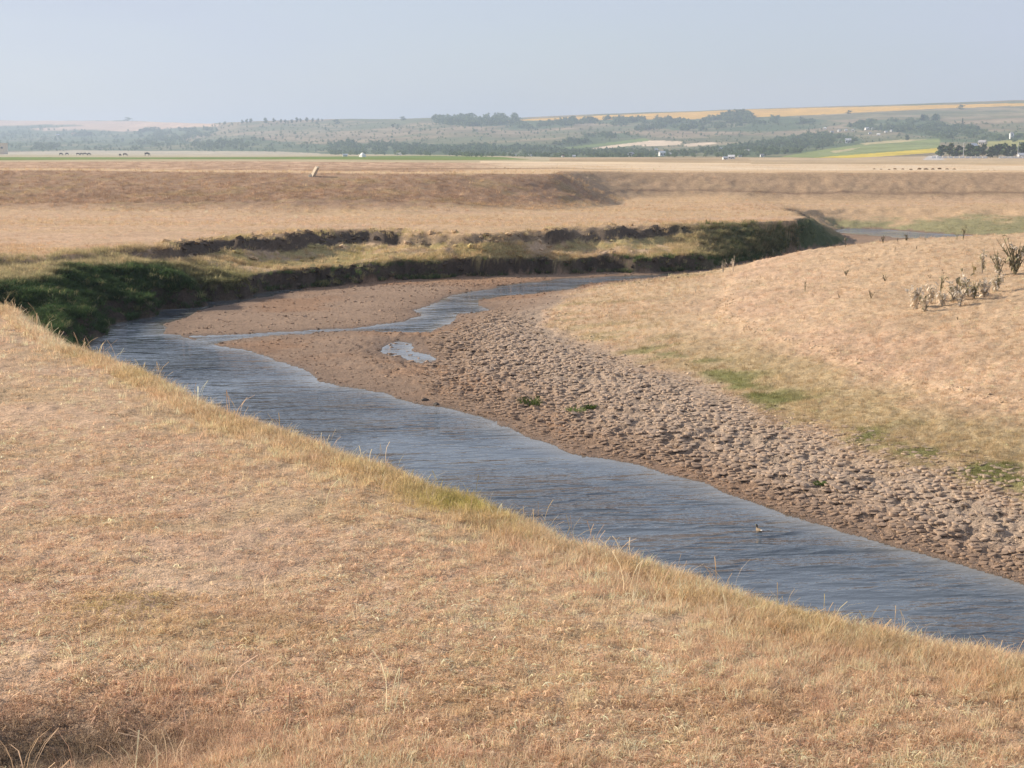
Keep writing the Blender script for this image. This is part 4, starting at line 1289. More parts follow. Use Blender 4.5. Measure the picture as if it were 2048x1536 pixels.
# ------------------------------------------------------------------ single trees and bushes one can tell apart
TREE_KINDS = []
for i in range(4):
    (V, F, B), (TV, TF) = tree_shape(800 + i, 1.0, (.62, .8, 1.0, .72)[i], 230, .10, (.30, .22, .15, .25)[i], False, 7)
    TREE_KINDS.append((V, F, B, TV, TF))
(V, F, B), (TV, TF) = tree_shape(820, 1.0, .55, 210, .06, .08, True, 7); TREE_KINDS.append((V, F, B, TV, TF))
(V, F, B), (TV, TF) = tree_shape(821, 1.0, 1.9, 210, .10, .05, False, 6); TREE_KINDS.append((V, F, B, TV, TF))
_tree_mesh = {}
def place_tree(pos, h, kind, label, group=None, name='tree', cat='tree', mat=None, wide=1.0):
    key = (kind, (mat or FOLIAGE).name)
    if key not in _tree_mesh:
        V, F, B, TV, TF = TREE_KINDS[kind]
        me = bpy.data.meshes.new('crown'); me.from_pydata(V, [], F); me.materials.append(mat or FOLIAGE)
        at = me.attributes.new('bc', 'FLOAT', 'POINT'); at.data.foreach_set('value', np.array(B, np.float32))
        tm = bpy.data.meshes.new('trunk'); tm.from_pydata(TV, [], TF); tm.materials.append(BARK)
        _tree_mesh[key] = (me, tm)
    root = empty(name, pos, random.uniform(0, 6.28)); root.scale = (h * wide, h * wide, h)
    for nm, me in zip(('crown', 'trunk'), _tree_mesh[key]):
        o = bpy.data.objects.new(nm, me); COL.objects.link(o); o.parent = root
    tag(root, label, cat, group)
    return root

def on_hill(px, py, d=None):
    if d is None:
        return hit(px, py, 320)
    u = (px - 1024) / FPX * CP
    a = math.atan(u); x, y = d * math.sin(a), d * math.cos(a)
    return Vector((x, y, float(surface_z(x, y)[0])))

ORD = ['leftmost', 'second', 'third', 'fourth', 'fifth', 'sixth', 'seventh', 'eighth', 'ninth', 'tenth', 'eleventh', 'twelfth', 'thirteenth', 'fourteenth', 'fifteenth', 'sixteenth', 'rightmost']
ROW = 'row of small trees along the left skyline'
for i, (px, d, hp) in enumerate([(426, 3900, 5), (441, 3900, 5), (451, 3850, 6), (486, 3650, 8), (495, 3650, 9), (503, 3650, 9), (533, 3600, 11), (549, 3600, 9), (563, 3580, 8), (571, 3580, 7), (585, 3560, 7), (595, 3550, 10), (602, 3550, 8), (614, 3540, 9), (626, 3520, 7), (637, 3500, 7), (645, 3500, 6)]):
    place_tree(on_hill(px, 0, d - 60), hp * d / FPX, i % 4, f'{ORD[i]} small tree{"" if i in (0, 16) else " from the left"} in the row along the left skyline', ROW, mat=FOLIAGE)
place_tree(on_hill(258, 0, 5480), 7 * 5500 / FPX, 5, 'flat dark copse alone on the far left skyline', None, 'bush', 'bush', wide=1.5)
for px, py, hp, kind, lab, cat in [
        (1699, 228, 7, 5, 'round bush standing alone on the yellow field below the skyline', 'bush'),
        (1923, 219, 9, 5, 'dark bush just under the yellow ridge on the right', 'bush'),
        (1846, 243, 13, 2, 'left tree of the pair standing above the blue-grey wood', 'tree'),
        (1871, 243, 14, 2, 'right tree of the pair standing above the blue-grey wood', 'tree'),
        (1925, 249, 12, 4, 'pointed cone-shaped tree on the upper edge of the right wood', 'tree'),
        (1815, 281, 10, 2, 'small dark tree at the end of the green terraced strips', 'tree'),
        (805, 241, 8, 5, 'domed dark bush on the middle of the skyline', 'bush'),
        (672, 248, 9, 5, 'low dark bush on the crest where the tree row ends', 'bush'),
        (785, 256, 8, 1, 'tiny dark tree with a shadow on the bare slope below the skyline', 'tree')]:
    p = on_hill(px, py); D = math.hypot(p.x, p.y)
    place_tree(p, hp * D / FPX, kind, lab, None, cat, cat)
VT = [(1884, 960, 29, 1, 'dark leafy tree at the left end of the village trees'), (1900, 965, 33, 0, 'tall dark tree beside the left end of the village trees'), (1914, 975, 28, 2, 'broad tree just left of the lamp post'),
      (1938, 970, 31, 2, 'broad tree just right of the lamp post'), (1953, 960, 27, 1, 'rounded tree below the pale roofed house'), (1966, 985, 30, 0, 'slim tree in the middle of the village trees'),
      (1981, 960, 26, 2, 'low spreading tree over the gap in the white roadside wall'), (1997, 985, 31, 1, 'tree left of the second lamp post'), (2014, 975, 33, 2, 'broad dark tree under the white tower'),
      (2030, 985, 30, 0, 'slim tree by the second lamp post'), (2046, 975, 35, 1, 'tall dark tree at the right edge of the picture')]
for px, d, hp, kind, lab in VT:
    place_tree(on_hill(px, 0, d), hp * .82 * d / FPX, kind, lab, 'village trees on the right', mat=FOLIAGE if kind != 0 else FOLIAGE_PALE, wide=1.15)

# ------------------------------------------------------------------ houses and huts
WHITE = plain_mat('white_render', (.78, .77, .74), .8, .08, .5)
CREAM = plain_mat('cream_render', (.62, .52, .38), .85, .12, .5)
GREYROOF = plain_mat('grey_slate_roof', (.36, .35, .35), .7, .15, .8)
PALEROOF = plain_mat('pale_sheet_roof', (.62, .62, .62), .5, .1, .8)
REDROOF = plain_mat('rust_tile_roof', (.33, .20, .14), .8, .2, .8)
PANE = plain_mat('dark_window', (.05, .06, .07), .2, .1, 1.0, .5)
def box(V, F, x0, x1, y0, y1, z0, z1):
    b = len(V)
    V += [(x0, y0, z0), (x1, y0, z0), (x1, y1, z0), (x0, y1, z0), (x0, y0, z1), (x1, y0, z1), (x1, y1, z1), (x0, y1, z1)]
    F += [(b, b + 3, b + 2, b + 1), (b + 4, b + 5, b + 6, b + 7), (b, b + 1, b + 5, b + 4), (b + 1, b + 2, b + 6, b + 5), (b + 2, b + 3, b + 7, b + 6), (b + 3, b, b + 4, b + 7)]
def house(px, py, wpx, wall, roof, label, rz=0.0, tall=1.0, d=None, group=None, name='house', cat='house'):
    p = on_hill(px, py, d); D = math.hypot(p.x, p.y)
    w = wpx * D / FPX; dep = w * .7; hh = w * .38 * tall; rh = w * .28
    root = empty(name, p, rz)
    V, F = [], []; box(V, F, -w / 2, w / 2, -dep / 2, dep / 2, -1.5, hh)
    b = len(V); V += [(-w / 2, 0, hh + rh * .9), (w / 2, 0, hh + rh * .9)]; F += [(4, 7, b), (5, b + 1, 6)]
    mesh_obj('wall', V, F, wall, root)
    e = .06 * w
    V = [(-w / 2 - e, -dep / 2 - e, hh - e * .6), (w / 2 + e, -dep / 2 - e, hh - e * .6), (w / 2 + e, 0, hh + rh), (-w / 2 - e, 0, hh + rh), (-w / 2 - e, dep / 2 + e, hh - e * .6), (w / 2 + e, dep / 2 + e, hh - e * .6)]
    V += [(a, b_, c + .02 * w) for a, b_, c in V]
    mesh_obj('roof', V, [(0, 1, 2, 3), (3, 2, 5, 4), (6, 9, 8, 7), (9, 10, 11, 8), (0, 6, 7, 1), (4, 5, 11, 10), (0, 3, 9, 6), (3, 4, 10, 9), (1, 7, 8, 2), (2, 8, 11, 5)], roof, root)
    for fx in (-.28, .28):
        V, F = [], []; box(V, F, fx * w - .09 * w, fx * w + .09 * w, -dep / 2 - .02 * w, -dep / 2 + .01 * w, hh * .35, hh * .78); mesh_obj('window', V, F, PANE, root)
    V, F = [], []; box(V, F, -.06 * w, .06 * w, -dep / 2 - .02 * w, -dep / 2 + .01 * w, -.2, hh * .72); mesh_obj('door', V, F, BARK, root)
    tag(root, label, cat, group)
    return root
for a in [
        (1324, 312, 12, WHITE, WHITE, 'bright white house among the trees, largest on the valley floor', .3, 1.4),
        (1338, 311, 8, WHITE, PALEROOF, 'small pale house just right of the bright white house', -.2),
        (1311, 303, 9, WHITE, PALEROOF, 'pale roofed house up slope left of the bright white house', .7),
        (1262, 313, 13, WHITE, GREYROOF, 'long slanted pale roofed barn left of the bright white house', 1.0),
        (1450, 319, 9, WHITE, PALEROOF, 'left white house of the roadside cluster below the woods', .2),
        (1463, 318, 12, WHITE, PALEROOF, 'large white roofed house in the middle of the roadside cluster', -.3),
        (1479, 314, 7, WHITE, GREYROOF, 'upper right white house of the roadside cluster', .4),
        (1441, 300, 7, WHITE, PALEROOF, 'small pale house inside the wood above the roadside cluster', .5),
        (1494, 305, 9, CREAM, GREYROOF, 'grey roofed house half hidden by the wood', -.5),
        (1524, 314, 7, WHITE, GREYROOF, 'small white house at the right end of the lower wood', .1, 1.5),
        (1030, 312, 5, WHITE, GREYROOF, 'tiny white house at the wood edge left of the pair', .2),
        (1060, 313, 6, WHITE, PALEROOF, 'tiny white house at the wood edge with a pale roof', -.2),
        (1126, 314, 5, WHITE, REDROOF, 'tiny white house with rust roof on the valley floor', .3),
        (1148, 314, 6, WHITE, PALEROOF, 'tiny white house below the start of the pale sand field', .0),
        (1696, 286, 11, WHITE, PALEROOF, 'white house alone above the green terraced strips', -.1, 1.3),
        (1946, 297, 15, CREAM, PALEROOF, 'pale roofed house above the village trees', .5),
        (1965, 290, 14, CREAM, GREYROOF, 'grey roofed house behind the village trees', -.7),
        (2043, 316, 14, WHITE, PALEROOF, 'white building at the right edge beside the road', .1),
        (115, 272, 6, CREAM, PALEROOF, 'pale farmhouse on the left slope below the pink field', .3),
        (148, 271, 8, CREAM, REDROOF, 'larger pale farmhouse on the left slope below the pink field', -.3),
        (176, 270, 6, CREAM, GREYROOF, 'grey roofed farmhouse rightmost on the left slope', .2)]:
    house(*a)
HAM = 'hamlet of white houses on the right slope'
for i, (px, py, w, lab) in enumerate([(1650, 258, 5, 'leftmost and highest white house of the hillside hamlet'), (1664, 266, 6, 'white house at the lower left of the hillside hamlet'), (1678, 263, 6, 'second white house from the left in the hillside hamlet'),
        (1692, 262, 5, 'small white house left of the middle of the hillside hamlet'), (1706, 262, 5, 'small white house just left of the big one in the hillside hamlet'), (1734, 260, 8, 'largest white house on the top of the hillside hamlet'),
        (1746, 260, 7, 'white house right of the largest in the hillside hamlet'), (1740, 268, 6, 'white house lowest in the middle of the hillside hamlet'), (1757, 271, 6, 'lowest white house on the right of the hillside hamlet'),
        (1772, 265, 5, 'small white house near the right end of the hillside hamlet'), (1783, 263, 6, 'rightmost white house of the hillside hamlet')]):
    house(px, py, w, WHITE, (PALEROOF, GREYROOF, WHITE)[i % 3], lab, (-.5, .3, .8, 0)[i % 4], 1.0, None, HAM)
house(690, 313, 9, WHITE, PALEROOF, 'low white field hut at the left of the green crop', .2, .8, None, None, 'field_hut', 'hut')
house(798, 310, 8, WHITE, PALEROOF, 'low white field hut in front of the wood by the green crop', -.6, .8, None, None, 'field_hut', 'hut')

def tent(px, py, wpx, label):
    p = on_hill(px, py); D = math.hypot(p.x, p.y); w = wpx * D / FPX
    root = empty('field_tent', p, .75)
    V = [(-w / 2, -w / 2, 0), (w / 2, -w / 2, 0), (w / 2, w / 2, 0), (-w / 2, w / 2, 0), (-w * .46, -w * .46, w * .4), (w * .46, -w * .46, w * .4), (w * .46, w * .46, w * .4), (-w * .46, w * .46, w * .4), (0, 0, w * .95)]
    mesh_obj('wall', V[:8], [(0, 1, 5, 4), (1, 2, 6, 5), (2, 3, 7, 6), (3, 0, 4, 7)], WHITE, root)
    mesh_obj('roof', V[4:], [(0, 1, 4), (1, 2, 4), (2, 3, 4), (3, 0, 4)], WHITE, root)
    tag(root, label, 'tent')
tent(725, 314, 10, 'white pointed tent at the edge of the green crop')

def tower(px, py, wpx, hpx, mat, label, name, cap=False, d=None):
    p = on_hill(px, py, d); D = math.hypot(p.x, p.y); w = wpx * D / FPX; h = hpx * D / FPX
    root = empty(name, p)
    V, F = [], []; box(V, F, -w / 2, w / 2, -w / 2, w / 2, -1, h * (.8 if cap else .93)); mesh_obj('wall', V, F, mat, root)
    if cap:
        V = [(-w * .55, -w * .55, h * .8), (w * .55, -w * .55, h * .8), (w * .55, w * .55, h * .8), (-w * .55, w * .55, h * .8), (0, 0, h * 1.08)]
        mesh_obj('roof', V, [(0, 1, 4), (1, 2, 4), (2, 3, 4), (3, 0, 4), (3, 2, 1, 0)], GREYROOF, root)
    else:
        V, F = [], []; box(V, F, -w * .56, w * .56, -w * .56, w * .56, h * .93, h); mesh_obj('roof', V, F, mat, root)
    V, F = [], []; box(V, F, -w * .14, w * .14, -w * .54, -w * .46, h * .5, h * .66); mesh_obj('window', V, F, PANE, root)
    tag(root, label, 'tower')
tower(6, 300, 14, 21, CREAM, 'square beige tower at the left edge of the picture', 'beige_tower', False, 1700)
tower(2023, 278, 7, 13, WHITE, 'slim white tower above the village trees', 'white_tower', True)

# ------------------------------------------------------------------ roadside: lamp posts and a low white wall
STEEL = plain_mat('galvanised_steel', (.55, .56, .57), .45, .1, 2.0, .5)
def tube(V, F, pts, rad, n=6):
    for i in range(len(pts) - 1):
        p, q = Vector(pts[i]), Vector(pts[i + 1]); d = (q - p).normalized(); a = d.orthogonal().normalized(); c = d.cross(a); b = len(V)
        r0, r1 = (rad[i], rad[i + 1]) if isinstance(rad, (list, tuple)) else (rad, rad)
        for pt, rr in ((p, r0), (q, r1)):
            for j in range(n):
                t = j / n * 6.283; V.append(tuple(pt + a * math.cos(t) * rr + c * math.sin(t) * rr))
        for j in range(n): F.append((b + j, b + (j + 1) % n, b + n + (j + 1) % n, b + n + j))
        F.append(tuple(range(b, b + n))[::-1]); F.append(tuple(range(b + n, b + 2 * n)))
for px, d, hp, lab in [(1927, 915, 29, 'pale steel lamp post in front of the left village trees'), (2036, 925, 27, 'pale steel lamp post near the right edge of the picture')]:
    p = on_hill(px, 0, d); h = hp * d / FPX
    root = empty('lamp_post', p)
    V, F = [], []; tube(V, F, [(0, 0, -.3), (0, 0, h)], [.16, .10]); mesh_obj('pole', V, F, STEEL, root)
    V, F = [], []; tube(V, F, [(0, 0, h), (.9, 0, h + .35), (1.7, 0, h + .42)], [.08, .07, .06]); mesh_obj('arm', V, F, STEEL, root)
    V, F = [], []; box(V, F, 1.5, 2.4, -.15, .15, h + .32, h + .50); mesh_obj('lamp_head', V, F, STEEL, root)
    tag(root, lab, 'lamp post', 'lamp posts by the village road')
for x0, x1, d, lab in [(1862, 1976, 905, 'long low white roadside wall under the village trees'), (1998, 2075, 910, 'low white roadside wall running out of the picture on the right')]:
    a, b = on_hill(x0, 0, d), on_hill(x1, 0, d)
    root = empty('roadside_wall', a); L_ = b - a; n = 10
    for i in range(n):
        V, F = [], []; s = L_ / n
        box(V, F, s.x * i + .04 * s.x, s.x * (i + 1) - .04 * s.x, -.15 + s.y * (i + .5), .15 + s.y * (i + .5), -.4, 1.0 + .06 * (i % 2)); mesh_obj('panel', V, F, WHITE, root)
    tag(root, lab, 'wall', 'white walls along the village road')

# ------------------------------------------------------------------ grazing cattle far out on the plain
def cow_mesh():
    P = [(0, 0, 1.15), (.55, 0, 1.18), (-.55, 0, 1.2), (-.85, 0, 1.22), (.85, 0, 1.1), (1.15, 0, .75), (1.3, 0, .38), (1.45, 0, .18), (-1.0, 0, .7)]
    E = [(0, 1), (0, 2), (2, 3), (1, 4), (4, 5), (5, 6), (6, 7), (3, 8)]
    R = [.40, .36, .38, .26, .24, .17, .15, .09, .03]
    for bx, root in ((.6, 1), (-.7, 2)):
        for sy in (-1, 1):
            k = len(P); P += [(bx, sy * .22, .85), (bx + (.02 if bx > 0 else -.10), sy * .22, .45), (bx + .02, sy * .22, .04)]; R += [.16, .085, .08]; E += [(root, k), (k, k + 1), (k + 1, k + 2)]
    me = bpy.data.meshes.new('body'); me.from_pydata(P, E, [])
    o = bpy.data.objects.new('cow', me); COL.objects.link(o)
    m = o.modifiers.new('skin', 'SKIN'); m.use_smooth_shade = True
    for i, v in enumerate(me.skin_vertices[0].data): v.radius = (R[i], R[i]); v.use_root = (i == 0)
    o.modifiers.new('sub', 'SUBSURF').levels = 1
    dg = bpy.context.evaluated_depsgraph_get(); fin = bpy.data.meshes.new_from_object(o.evaluated_get(dg))
    bpy.data.objects.remove(o)
    return fin
COWHIDE = plain_mat('dark_cow_hide', (.045, .032, .026), .8, .4, 1.5)
cm = cow_mesh(); cm.materials.clear(); cm.materials.append(COWHIDE)
EAR = plain_mat('cow_horn', (.30, .26, .20), .6, .1, 5)
for px, py, s, rz, lab in [(122, 311, 1, 0, 'leftmost dark cow of the grazing herd'), (134, 310.5, 1, 3.0, 'second dark cow from the left in the grazing herd'), (156, 311, 1, .3, 'dark cow at the left of the tight herd group'),
        (163, 310.5, 1, 2.9, 'dark cow second in the tight herd group'), (170, 310.5, 1.05, .1, 'dark cow third in the tight herd group'), (178, 311, 1, -.2, 'dark cow at the right of the tight herd group'),
        (240, 312.3, .8, 1.2, 'small dark calf alone right of the herd'), (250, 312.3, 1, .2, 'dark cow beside the small calf'), (294, 312, 1.25, .1, 'large black cow grazing alone right of the herd')]:
    p = on_hill(px, py)
    root = empty('cow', p, rz, s * 1.25)
    b = bpy.data.objects.new('body', cm); COL.objects.link(b); b.parent = root
    V, F = [], []
    for sy in (-1, 1): tube(V, F, [(1.2, sy * .10, .62), (1.25, sy * .28, .78)], [.03, .012], 5)
    mesh_obj('horns', V, F, EAR, root)
    tag(root, lab, 'cow', 'dark cattle grazing on the far plain')

# ------------------------------------------------------------------ leaning concrete post on the levee edge
CONC = plain_mat('weathered_concrete', (.54, .46, .35), .9, .25, 5.0, .1, .4)
p = POST.copy(); D = math.hypot(p.x, p.y); U = D / FPX
root = empty('concrete_post', p)
lean = Matrix.Rotation(math.radians(27), 4, 'Y') @ Matrix.Rotation(math.radians(36), 4, 'Z')
bm = bmesh.new(); bmesh.ops.create_cube(bm, size=1.0)
for v in bm.verts:
    v.co.x *= 6 * U; v.co.y *= 10 * U; v.co.z = (v.co.z + .5) * 28 * U - .25
    if v.co.z > .3 and v.co.x < 0: v.co.z -= 2 * U; v.co.x *= .6
bmesh.ops.bevel(bm, geom=bm.edges[:], offset=.02, segments=1, affect='EDGES')
bmesh.ops.transform(bm, matrix=lean, verts=bm.verts)
me = bpy.data.meshes.new('slab'); bm.to_mesh(me); bm.free(); me.materials.append(CONC)
o = bpy.data.objects.new('slab', me); COL.objects.link(o); o.parent = root
v, f, b = lump(900, .7)
o = mesh_obj('footing', [(q[0] * 7 * U - 3.5 * U, q[1] * 6 * U, q[2] * 7 * U) for q in v], f, CONC, root)
tag(root, 'pale leaning concrete post casting a long shadow on the levee', 'post')

# ------------------------------------------------------------------ duck on the river
def duck(px, py, rz):
    q = px2w(px, py, 0.0)
    root = empty('duck', (q[0], q[1], -.012), rz, .55)
    st = [(-.19, .075, .006, .004), (-.165, .072, .022, .014), (-.12, .055, .050, .036), (-.06, .045, .074, .055), (.0, .042, .082, .062), (.06, .046, .076, .060), (.11, .062, .056, .050), (.135, .095, .036, .036),
          (.145, .130, .027, .028), (.150, .158, .028, .026), (.158, .180, .030, .026), (.172, .195, .024, .020), (.182, .203, .010, .008)]
    V = []; F = []; n = 12
    for i, (x, z, wy, wz) in enumerate(st):
        up = 0 if i < 6 else min(1, (i - 5) / 3) if i < 10 else max(0, 1 - (i - 9) / 3)
        for j in range(n):
            a = j / n * 6.283
            V.append((x - math.sin(a) * wz * up * .9, math.cos(a) * wy, z + math.sin(a) * wz * (1 - .75 * up)))
    for i in range(len(st) - 1):
        for j in range(n): F.append((i * n + j, i * n + (j + 1) % n, (i + 1) * n + (j + 1) % n, (i + 1) * n + j))
    F += [tuple(range(n))[::-1], tuple(range((len(st) - 1) * n, len(st) * n))]
    k = NT('duck_plumage')
    pos = k.n('TexCoord').outputs['Object']; sp = k.n('SeparateXYZ'); k.link(pos, sp.inputs[0])
    head = k.rng(sp.outputs[2], .11, .14, 0, 1)
    c = k.mix(k.noise(60, 3, .6, pos), (.16, .115, .075), (.32, .25, .17)); c = k.mix(head, c, (.035, .030, .022)); k.bsdf(c, .7, None, .2)
    mesh_obj('body', V, F, k.m, root, True)
    V, F = [], []; box(V, F, .175, .225, -.012, .012, .182, .196); mesh_obj('bill', V, F, plain_mat('duck_bill', (.30, .26, .08), .5), root)
    V, F = [], []; box(V, F, -.20, -.13, -.022, .022, .066, .092); mesh_obj('tail', V, F, WHITE, root)
    tag(root, 'small brown duck swimming on the near stretch of river', 'duck')
duck(1518, 1062, 1.9)

# ------------------------------------------------------------------ stones
def stone(px, py, w, mat, label, seed, name='stone', flat=.6, z=None):
    p = hit(px, py, 9)
    v, f, b = lump(seed, flat); D = math.hypot(p.x, p.y); s = w * .5 * D / FPX
    o = mesh_obj(name, [(q[0] * s, q[1] * s, q[2] * s) for q in v], f, mat)
    o.location = p
    tag(o, label, 'stone')
DARKST = plain_mat('dark_wet_stone', (.055, .045, .038), .6, .3, 12)
PALEST = plain_mat('bleached_stone', (.82, .80, .74), .7, .08, 10)
stone(11, 637, 9, PALEST, 'small bright white stone in the grass at the left edge', 31, 'white_stone', .9)
stone(850, 801, 17, DARKST, 'left dark stone of the two at the water edge', 32, 'dark_stone')
stone(872, 809, 15, DARKST, 'right dark stone of the two at the water edge', 33, 'dark_stone')
stone(706, 781, 11, DARKST, 'dark stone at the waterline far left of the two stones', 34, 'dark_stone')

# ------------------------------------------------------------------ soil heaps along the sandy track
SOIL = plain_mat('dark_soil', (.16, .105, .065), .95, .3, 3, .05, .5)
for i, (px, w) in enumerate([(1748, 7), (1762, 8), (1778, 9), (1790, 10), (1806, 9), (1822, 10), (1838, 11), (1852, 12), (1866, 11), (1880, 12), (1894, 10), (1908, 11)]):
    p = hit(px, 338.5 + (i % 3) * .5, 150); D = math.hypot(p.x, p.y); s = w * .36 * D / FPX
    v, f, b = lump(950 + i, .8)
    o = mesh_obj('soil_heap', [(q[0] * s * 1.3, q[1] * s, q[2] * s) for q in v], f, SOIL); o.location = p
    tag(o, (f'{ORD[i]} dark soil heap from the left in the line along the pale track' if 0 < i < 11 else f'{"leftmost" if i == 0 else "rightmost"} dark soil heap in the line along the pale track'), 'heap', 'soil heaps along the pale track')

# ------------------------------------------------------------------ tall weeds on the inner bank
def leaf_mesh(L_, w, bend, fold):
    V = []; F = []
    for i in range(5):
        t = i / 4; ww = w * math.sin(math.pi * (.12 + .86 * t)) ; x = L_ * t * math.cos(bend * t); z = L_ * t * math.sin(.5 - bend * t) * .8
        V += [(x, -ww, z + fold * ww), (x, 0, z), (x, ww, z + fold * ww)]
    for i in range(4):
        b = 3 * i; F += [(b, b + 1, b + 4, b + 3), (b + 1, b + 2, b + 5, b + 4)]
    return V, F
def weed_material(name, c, tr=.25):
    k = NT(name)
    inf = k.n('ObjectInfo').outputs['Random']
    cc = k.mix(1.0, c, k.gray(k.rng(inf, 0, 1, .65, 1.35)), 'MULTIPLY')
    d = k.n('BsdfDiffuse'); t = k.n('BsdfTranslucent'); ms = k.n('MixShader'); ms.inputs[0].default_value = tr
    k.link(cc, d.inputs['Color']); k.link(cc, t.inputs['Color']); k.link(d.outputs[0], ms.inputs[1]); k.link(t.outputs[0], ms.inputs[2]); k.link(ms.outputs[0], k.out.inputs['Surface'])
    return k.m
W_PALE = weed_material('dry_weed', (.64, .56, .45)); W_GREY = weed_material('grey_green_weed', (.30, .27, .17)); W_DARK = weed_material('dark_weed', (.125, .105, .062)); W_YEL = weed_material('yellow_weed', (.34, .27, .09))
LEAVES = {}
for mt in (W_PALE, W_GREY, W_DARK, W_YEL):
    LEAVES[mt.name] = []
    for i in range(4):
        V, F = leaf_mesh(1.0, .12 + .04 * (i % 2), .5 + .35 * i, .35)
        me = bpy.data.meshes.new('leaf'); me.from_pydata(V, [], F); me.materials.append(mt)
        me.polygons.foreach_set('use_smooth', [True] * len(me.polygons)); LEAVES[mt.name].append(me)
def weed(px, py, hpx, mats, label, stems=6, leaves=16, spread=.8, leaf=.34, seed=0, group=None, lean=0.0, name='weed'):
    r = random.Random(seed + int(px))
    p = hit(px, py, 20); D = math.hypot(p.x, p.y); h = hpx * D / FPX
    root = empty(name, p - Vector((0, 0, .02)))
    tips = []; SV = []; SF = []
    for s in range(stems):
        a = r.uniform(0, 6.28); tilt = r.uniform(.1, spread); hh = h * r.uniform(.6, 1.05)
        dx, dy = math.cos(a) * math.sin(tilt) + lean, math.sin(a) * math.sin(tilt)
        pts = [(0, 0, 0), (dx * hh * .35, dy * hh * .35, hh * .5), (dx * hh * .9, dy * hh * .9, hh * .97)]
        tube(SV, SF, pts, [h * .016 + .004, h * .011 + .003, .004], 5)
        if hh > .25 * h:
            q = Vector(pts[1]); e = q + Vector((r.uniform(-.3, .3), r.uniform(-.3, .3), .35)) * h * .6; tube(SV, SF, [tuple(q), tuple(e)], [h * .008 + .003, .003], 4); tips.append((q, e))
        tips.append((Vector(pts[0]), Vector(pts[1]))); tips.append((Vector(pts[1]), Vector(pts[2])))
    mesh_obj('stem', SV, SF, mats[0], root)
    for i in range(int(leaves * 1.7)):
        a, b = r.choice(tips); q = a.lerp(b, r.uniform(.2, 1.0)); mt = r.choice(mats)
        o = bpy.data.objects.new('leaf', r.choice(LEAVES[mt.name])); COL.objects.link(o); o.parent = root
        o.location = q; s = h * leaf * r.uniform(.6, 1.25); o.scale = (s, s, s); o.rotation_euler = (r.uniform(-.5, .5), r.uniform(-1.1, .4), r.uniform(0, 6.28))
    tag(root, label, 'weed', group)
for a in [
        (2030, 548, 78, (W_GREY, W_GREY, W_PALE, W_DARK), 'tallest dark leafy weed clump at the right edge', 12, 60, .75, .20),
        (1998, 550, 55, (W_GREY, W_PALE), 'leafy weed clump just left of the tallest one at the right edge', 9, 36, .7, .22),
        (1964, 546, 62, (W_PALE, W_GREY), 'pale upright weed with a forked dark top near the right edge', 4, 28, .22, .20),
        (1948, 550, 30, (W_YEL,), 'low yellowish stalk leaning left beside the pale upright weed', 2, 4, .3, .3)]:
    weed(*a)
PW = 'dried pale weeds on the slope of the inner bank'
for a in [
        (1832, 618, 52, (W_PALE,), 'leftmost dried pale weed of the slope patch', 4, 15), (1850, 622, 34, (W_PALE, W_GREY), 'low dried weed at the bottom left of the slope patch', 4, 12),
        (1862, 606, 40, (W_PALE,), 'dried pale weed second from the left in the slope patch', 4, 13), (1880, 594, 60, (W_GREY, W_DARK), 'tall thin weed with dark leaf tips above the slope patch', 2, 9, .15, .18),
        (1884, 612, 36, (W_PALE,), 'low pale weed under the tall thin one in the slope patch', 4, 13), (1905, 604, 44, (W_PALE, W_GREY), 'grey pale weed in the middle of the slope patch', 5, 16),
        (1920, 612, 36, (W_PALE,), 'lowest pale weed in the middle of the slope patch', 4, 13), (1930, 594, 52, (W_PALE, W_GREY), 'tall pale weed right of the middle of the slope patch', 5, 18),
        (1948, 598, 40, (W_GREY, W_PALE), 'grey weed third from the right in the slope patch', 4, 14), (1968, 594, 42, (W_PALE,), 'pale forked weed second from the right in the slope patch', 4, 13),
        (1992, 584, 44, (W_PALE, W_GREY), 'rightmost leaning weed of the slope patch', 4, 12)]:
    if len(a) > 7: weed(*a, group=PW)
    else: weed(*a[:5], stems=12, leaves=34, group=PW)
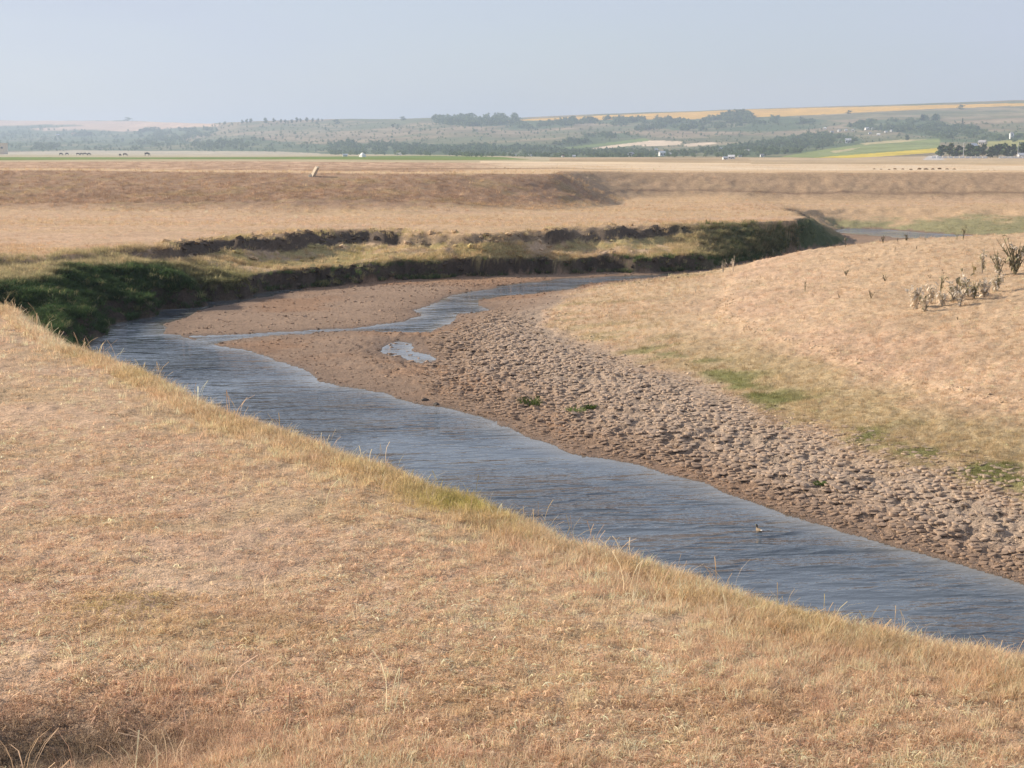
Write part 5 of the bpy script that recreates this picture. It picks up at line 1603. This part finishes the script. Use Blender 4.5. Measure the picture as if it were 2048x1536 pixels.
for a in [
        (1446, 546, 36, (W_PALE,), 'left pale dry stalk of the pair on the crest by the far bank', 3, 6, .35, .16), (1466, 544, 42, (W_PALE,), 'right pale dry stalk of the pair on the crest by the far bank', 3, 7, .35, .16),
        (1391, 586, 24, (W_PALE,), 'lone pale dry stalk left on the inner bank slope', 2, 4, .3, .2), (1545, 512, 18, (W_PALE,), 'small pale stalk on the crest below the green bank tip', 2, 5, .3, .2),
        (1691, 493, 24, (W_DARK, W_PALE), 'thin weed on the crest at the foot of the green bank tip', 2, 6, .3, .2), (1766, 486, 20, (W_DARK,), 'dark weed on the crest in front of the far mud', 3, 8, .4, .25),
        (1795, 484, 9, (W_DARK,), 'tiny dark weed on the crest left of the bushy one', 2, 5, .5, .3), (1812, 482, 20, (W_DARK,), 'bushy dark weed on the crest in front of the far water', 4, 12, .6, .3),
        (1851, 481, 8, (W_DARK,), 'tiny dark weed on the crest right of the far water', 2, 5, .5, .3), (1914, 479, 14, (W_GREY, W_DARK), 'short weed on the crest beside the thin tall one', 3, 7, .4, .25),
        (1926, 480, 36, (W_GREY, W_DARK), 'thin tall weed on the crest against the green bank', 2, 8, .2, .18), (1790, 503, 11, (W_DARK,), 'tiny dark weed just below the crest, left one', 2, 5, .4, .3), (1833, 499, 10, (W_DARK,), 'tiny dark weed just below the crest, right one', 2, 5, .4, .3),
        (1738, 521, 7, (W_DARK,), 'speck of dark weed on the open slope', 2, 4, .5, .4), (1692, 552, 16, (W_DARK, W_GREY), 'flat dark weed on the upper slope', 4, 12, 1.0, .35), (1770, 562, 15, (W_DARK, W_GREY), 'flat grey weed right of the upper slope one', 4, 10, 1.0, .35),
        (1678, 597, 10, (W_DARK,), 'small dark weed on the mid slope', 3, 6, .7, .35), (1742, 597, 18, (W_DARK, W_GREY), 'dark spiky weed on the mid slope', 4, 9, .8, .3), (1610, 582, 26, (W_GREY,), 'thin bent stalk on the slope left of the small dark weeds', 2, 4, .3, .2),
        (1860, 557, 10, (W_DARK,), 'dark twiggy weed above the dried patch', 3, 6, 1.0, .4), (1915, 640, 9, (W_DARK,), 'small dark weed below the dried patch', 3, 6, .8, .4)]:
    weed(*a)

# ------------------------------------------------------------------ green tufts out on the mud
GT = weed_material('fresh_grass', (.115, .165, .045), .35)
for px, py, wp, hp, lab in [(1062, 810, 46, 22, 'bright green grass tuft alone on the cracked mud'), (1152, 823, 40, 13, 'low green tuft right of the bright one on the mud'), (1181, 817, 22, 12, 'small green tuft rightmost of the three on the mud'), (1640, 968, 26, 9, 'tiny green tuft on the cracked mud by the lower river')]:
    p = hit(px, py, 12); U = math.hypot(p.x, p.y) / FPX
    V, F, B = tuft(px, 90, hp * U * 1.1, wp * U * .5, .012, .5, .6)
    o = mesh_obj('grass_tuft', V, F, GT); o.location = p - Vector((0, 0, .01))
    tag(o, lab, 'grass tuft')
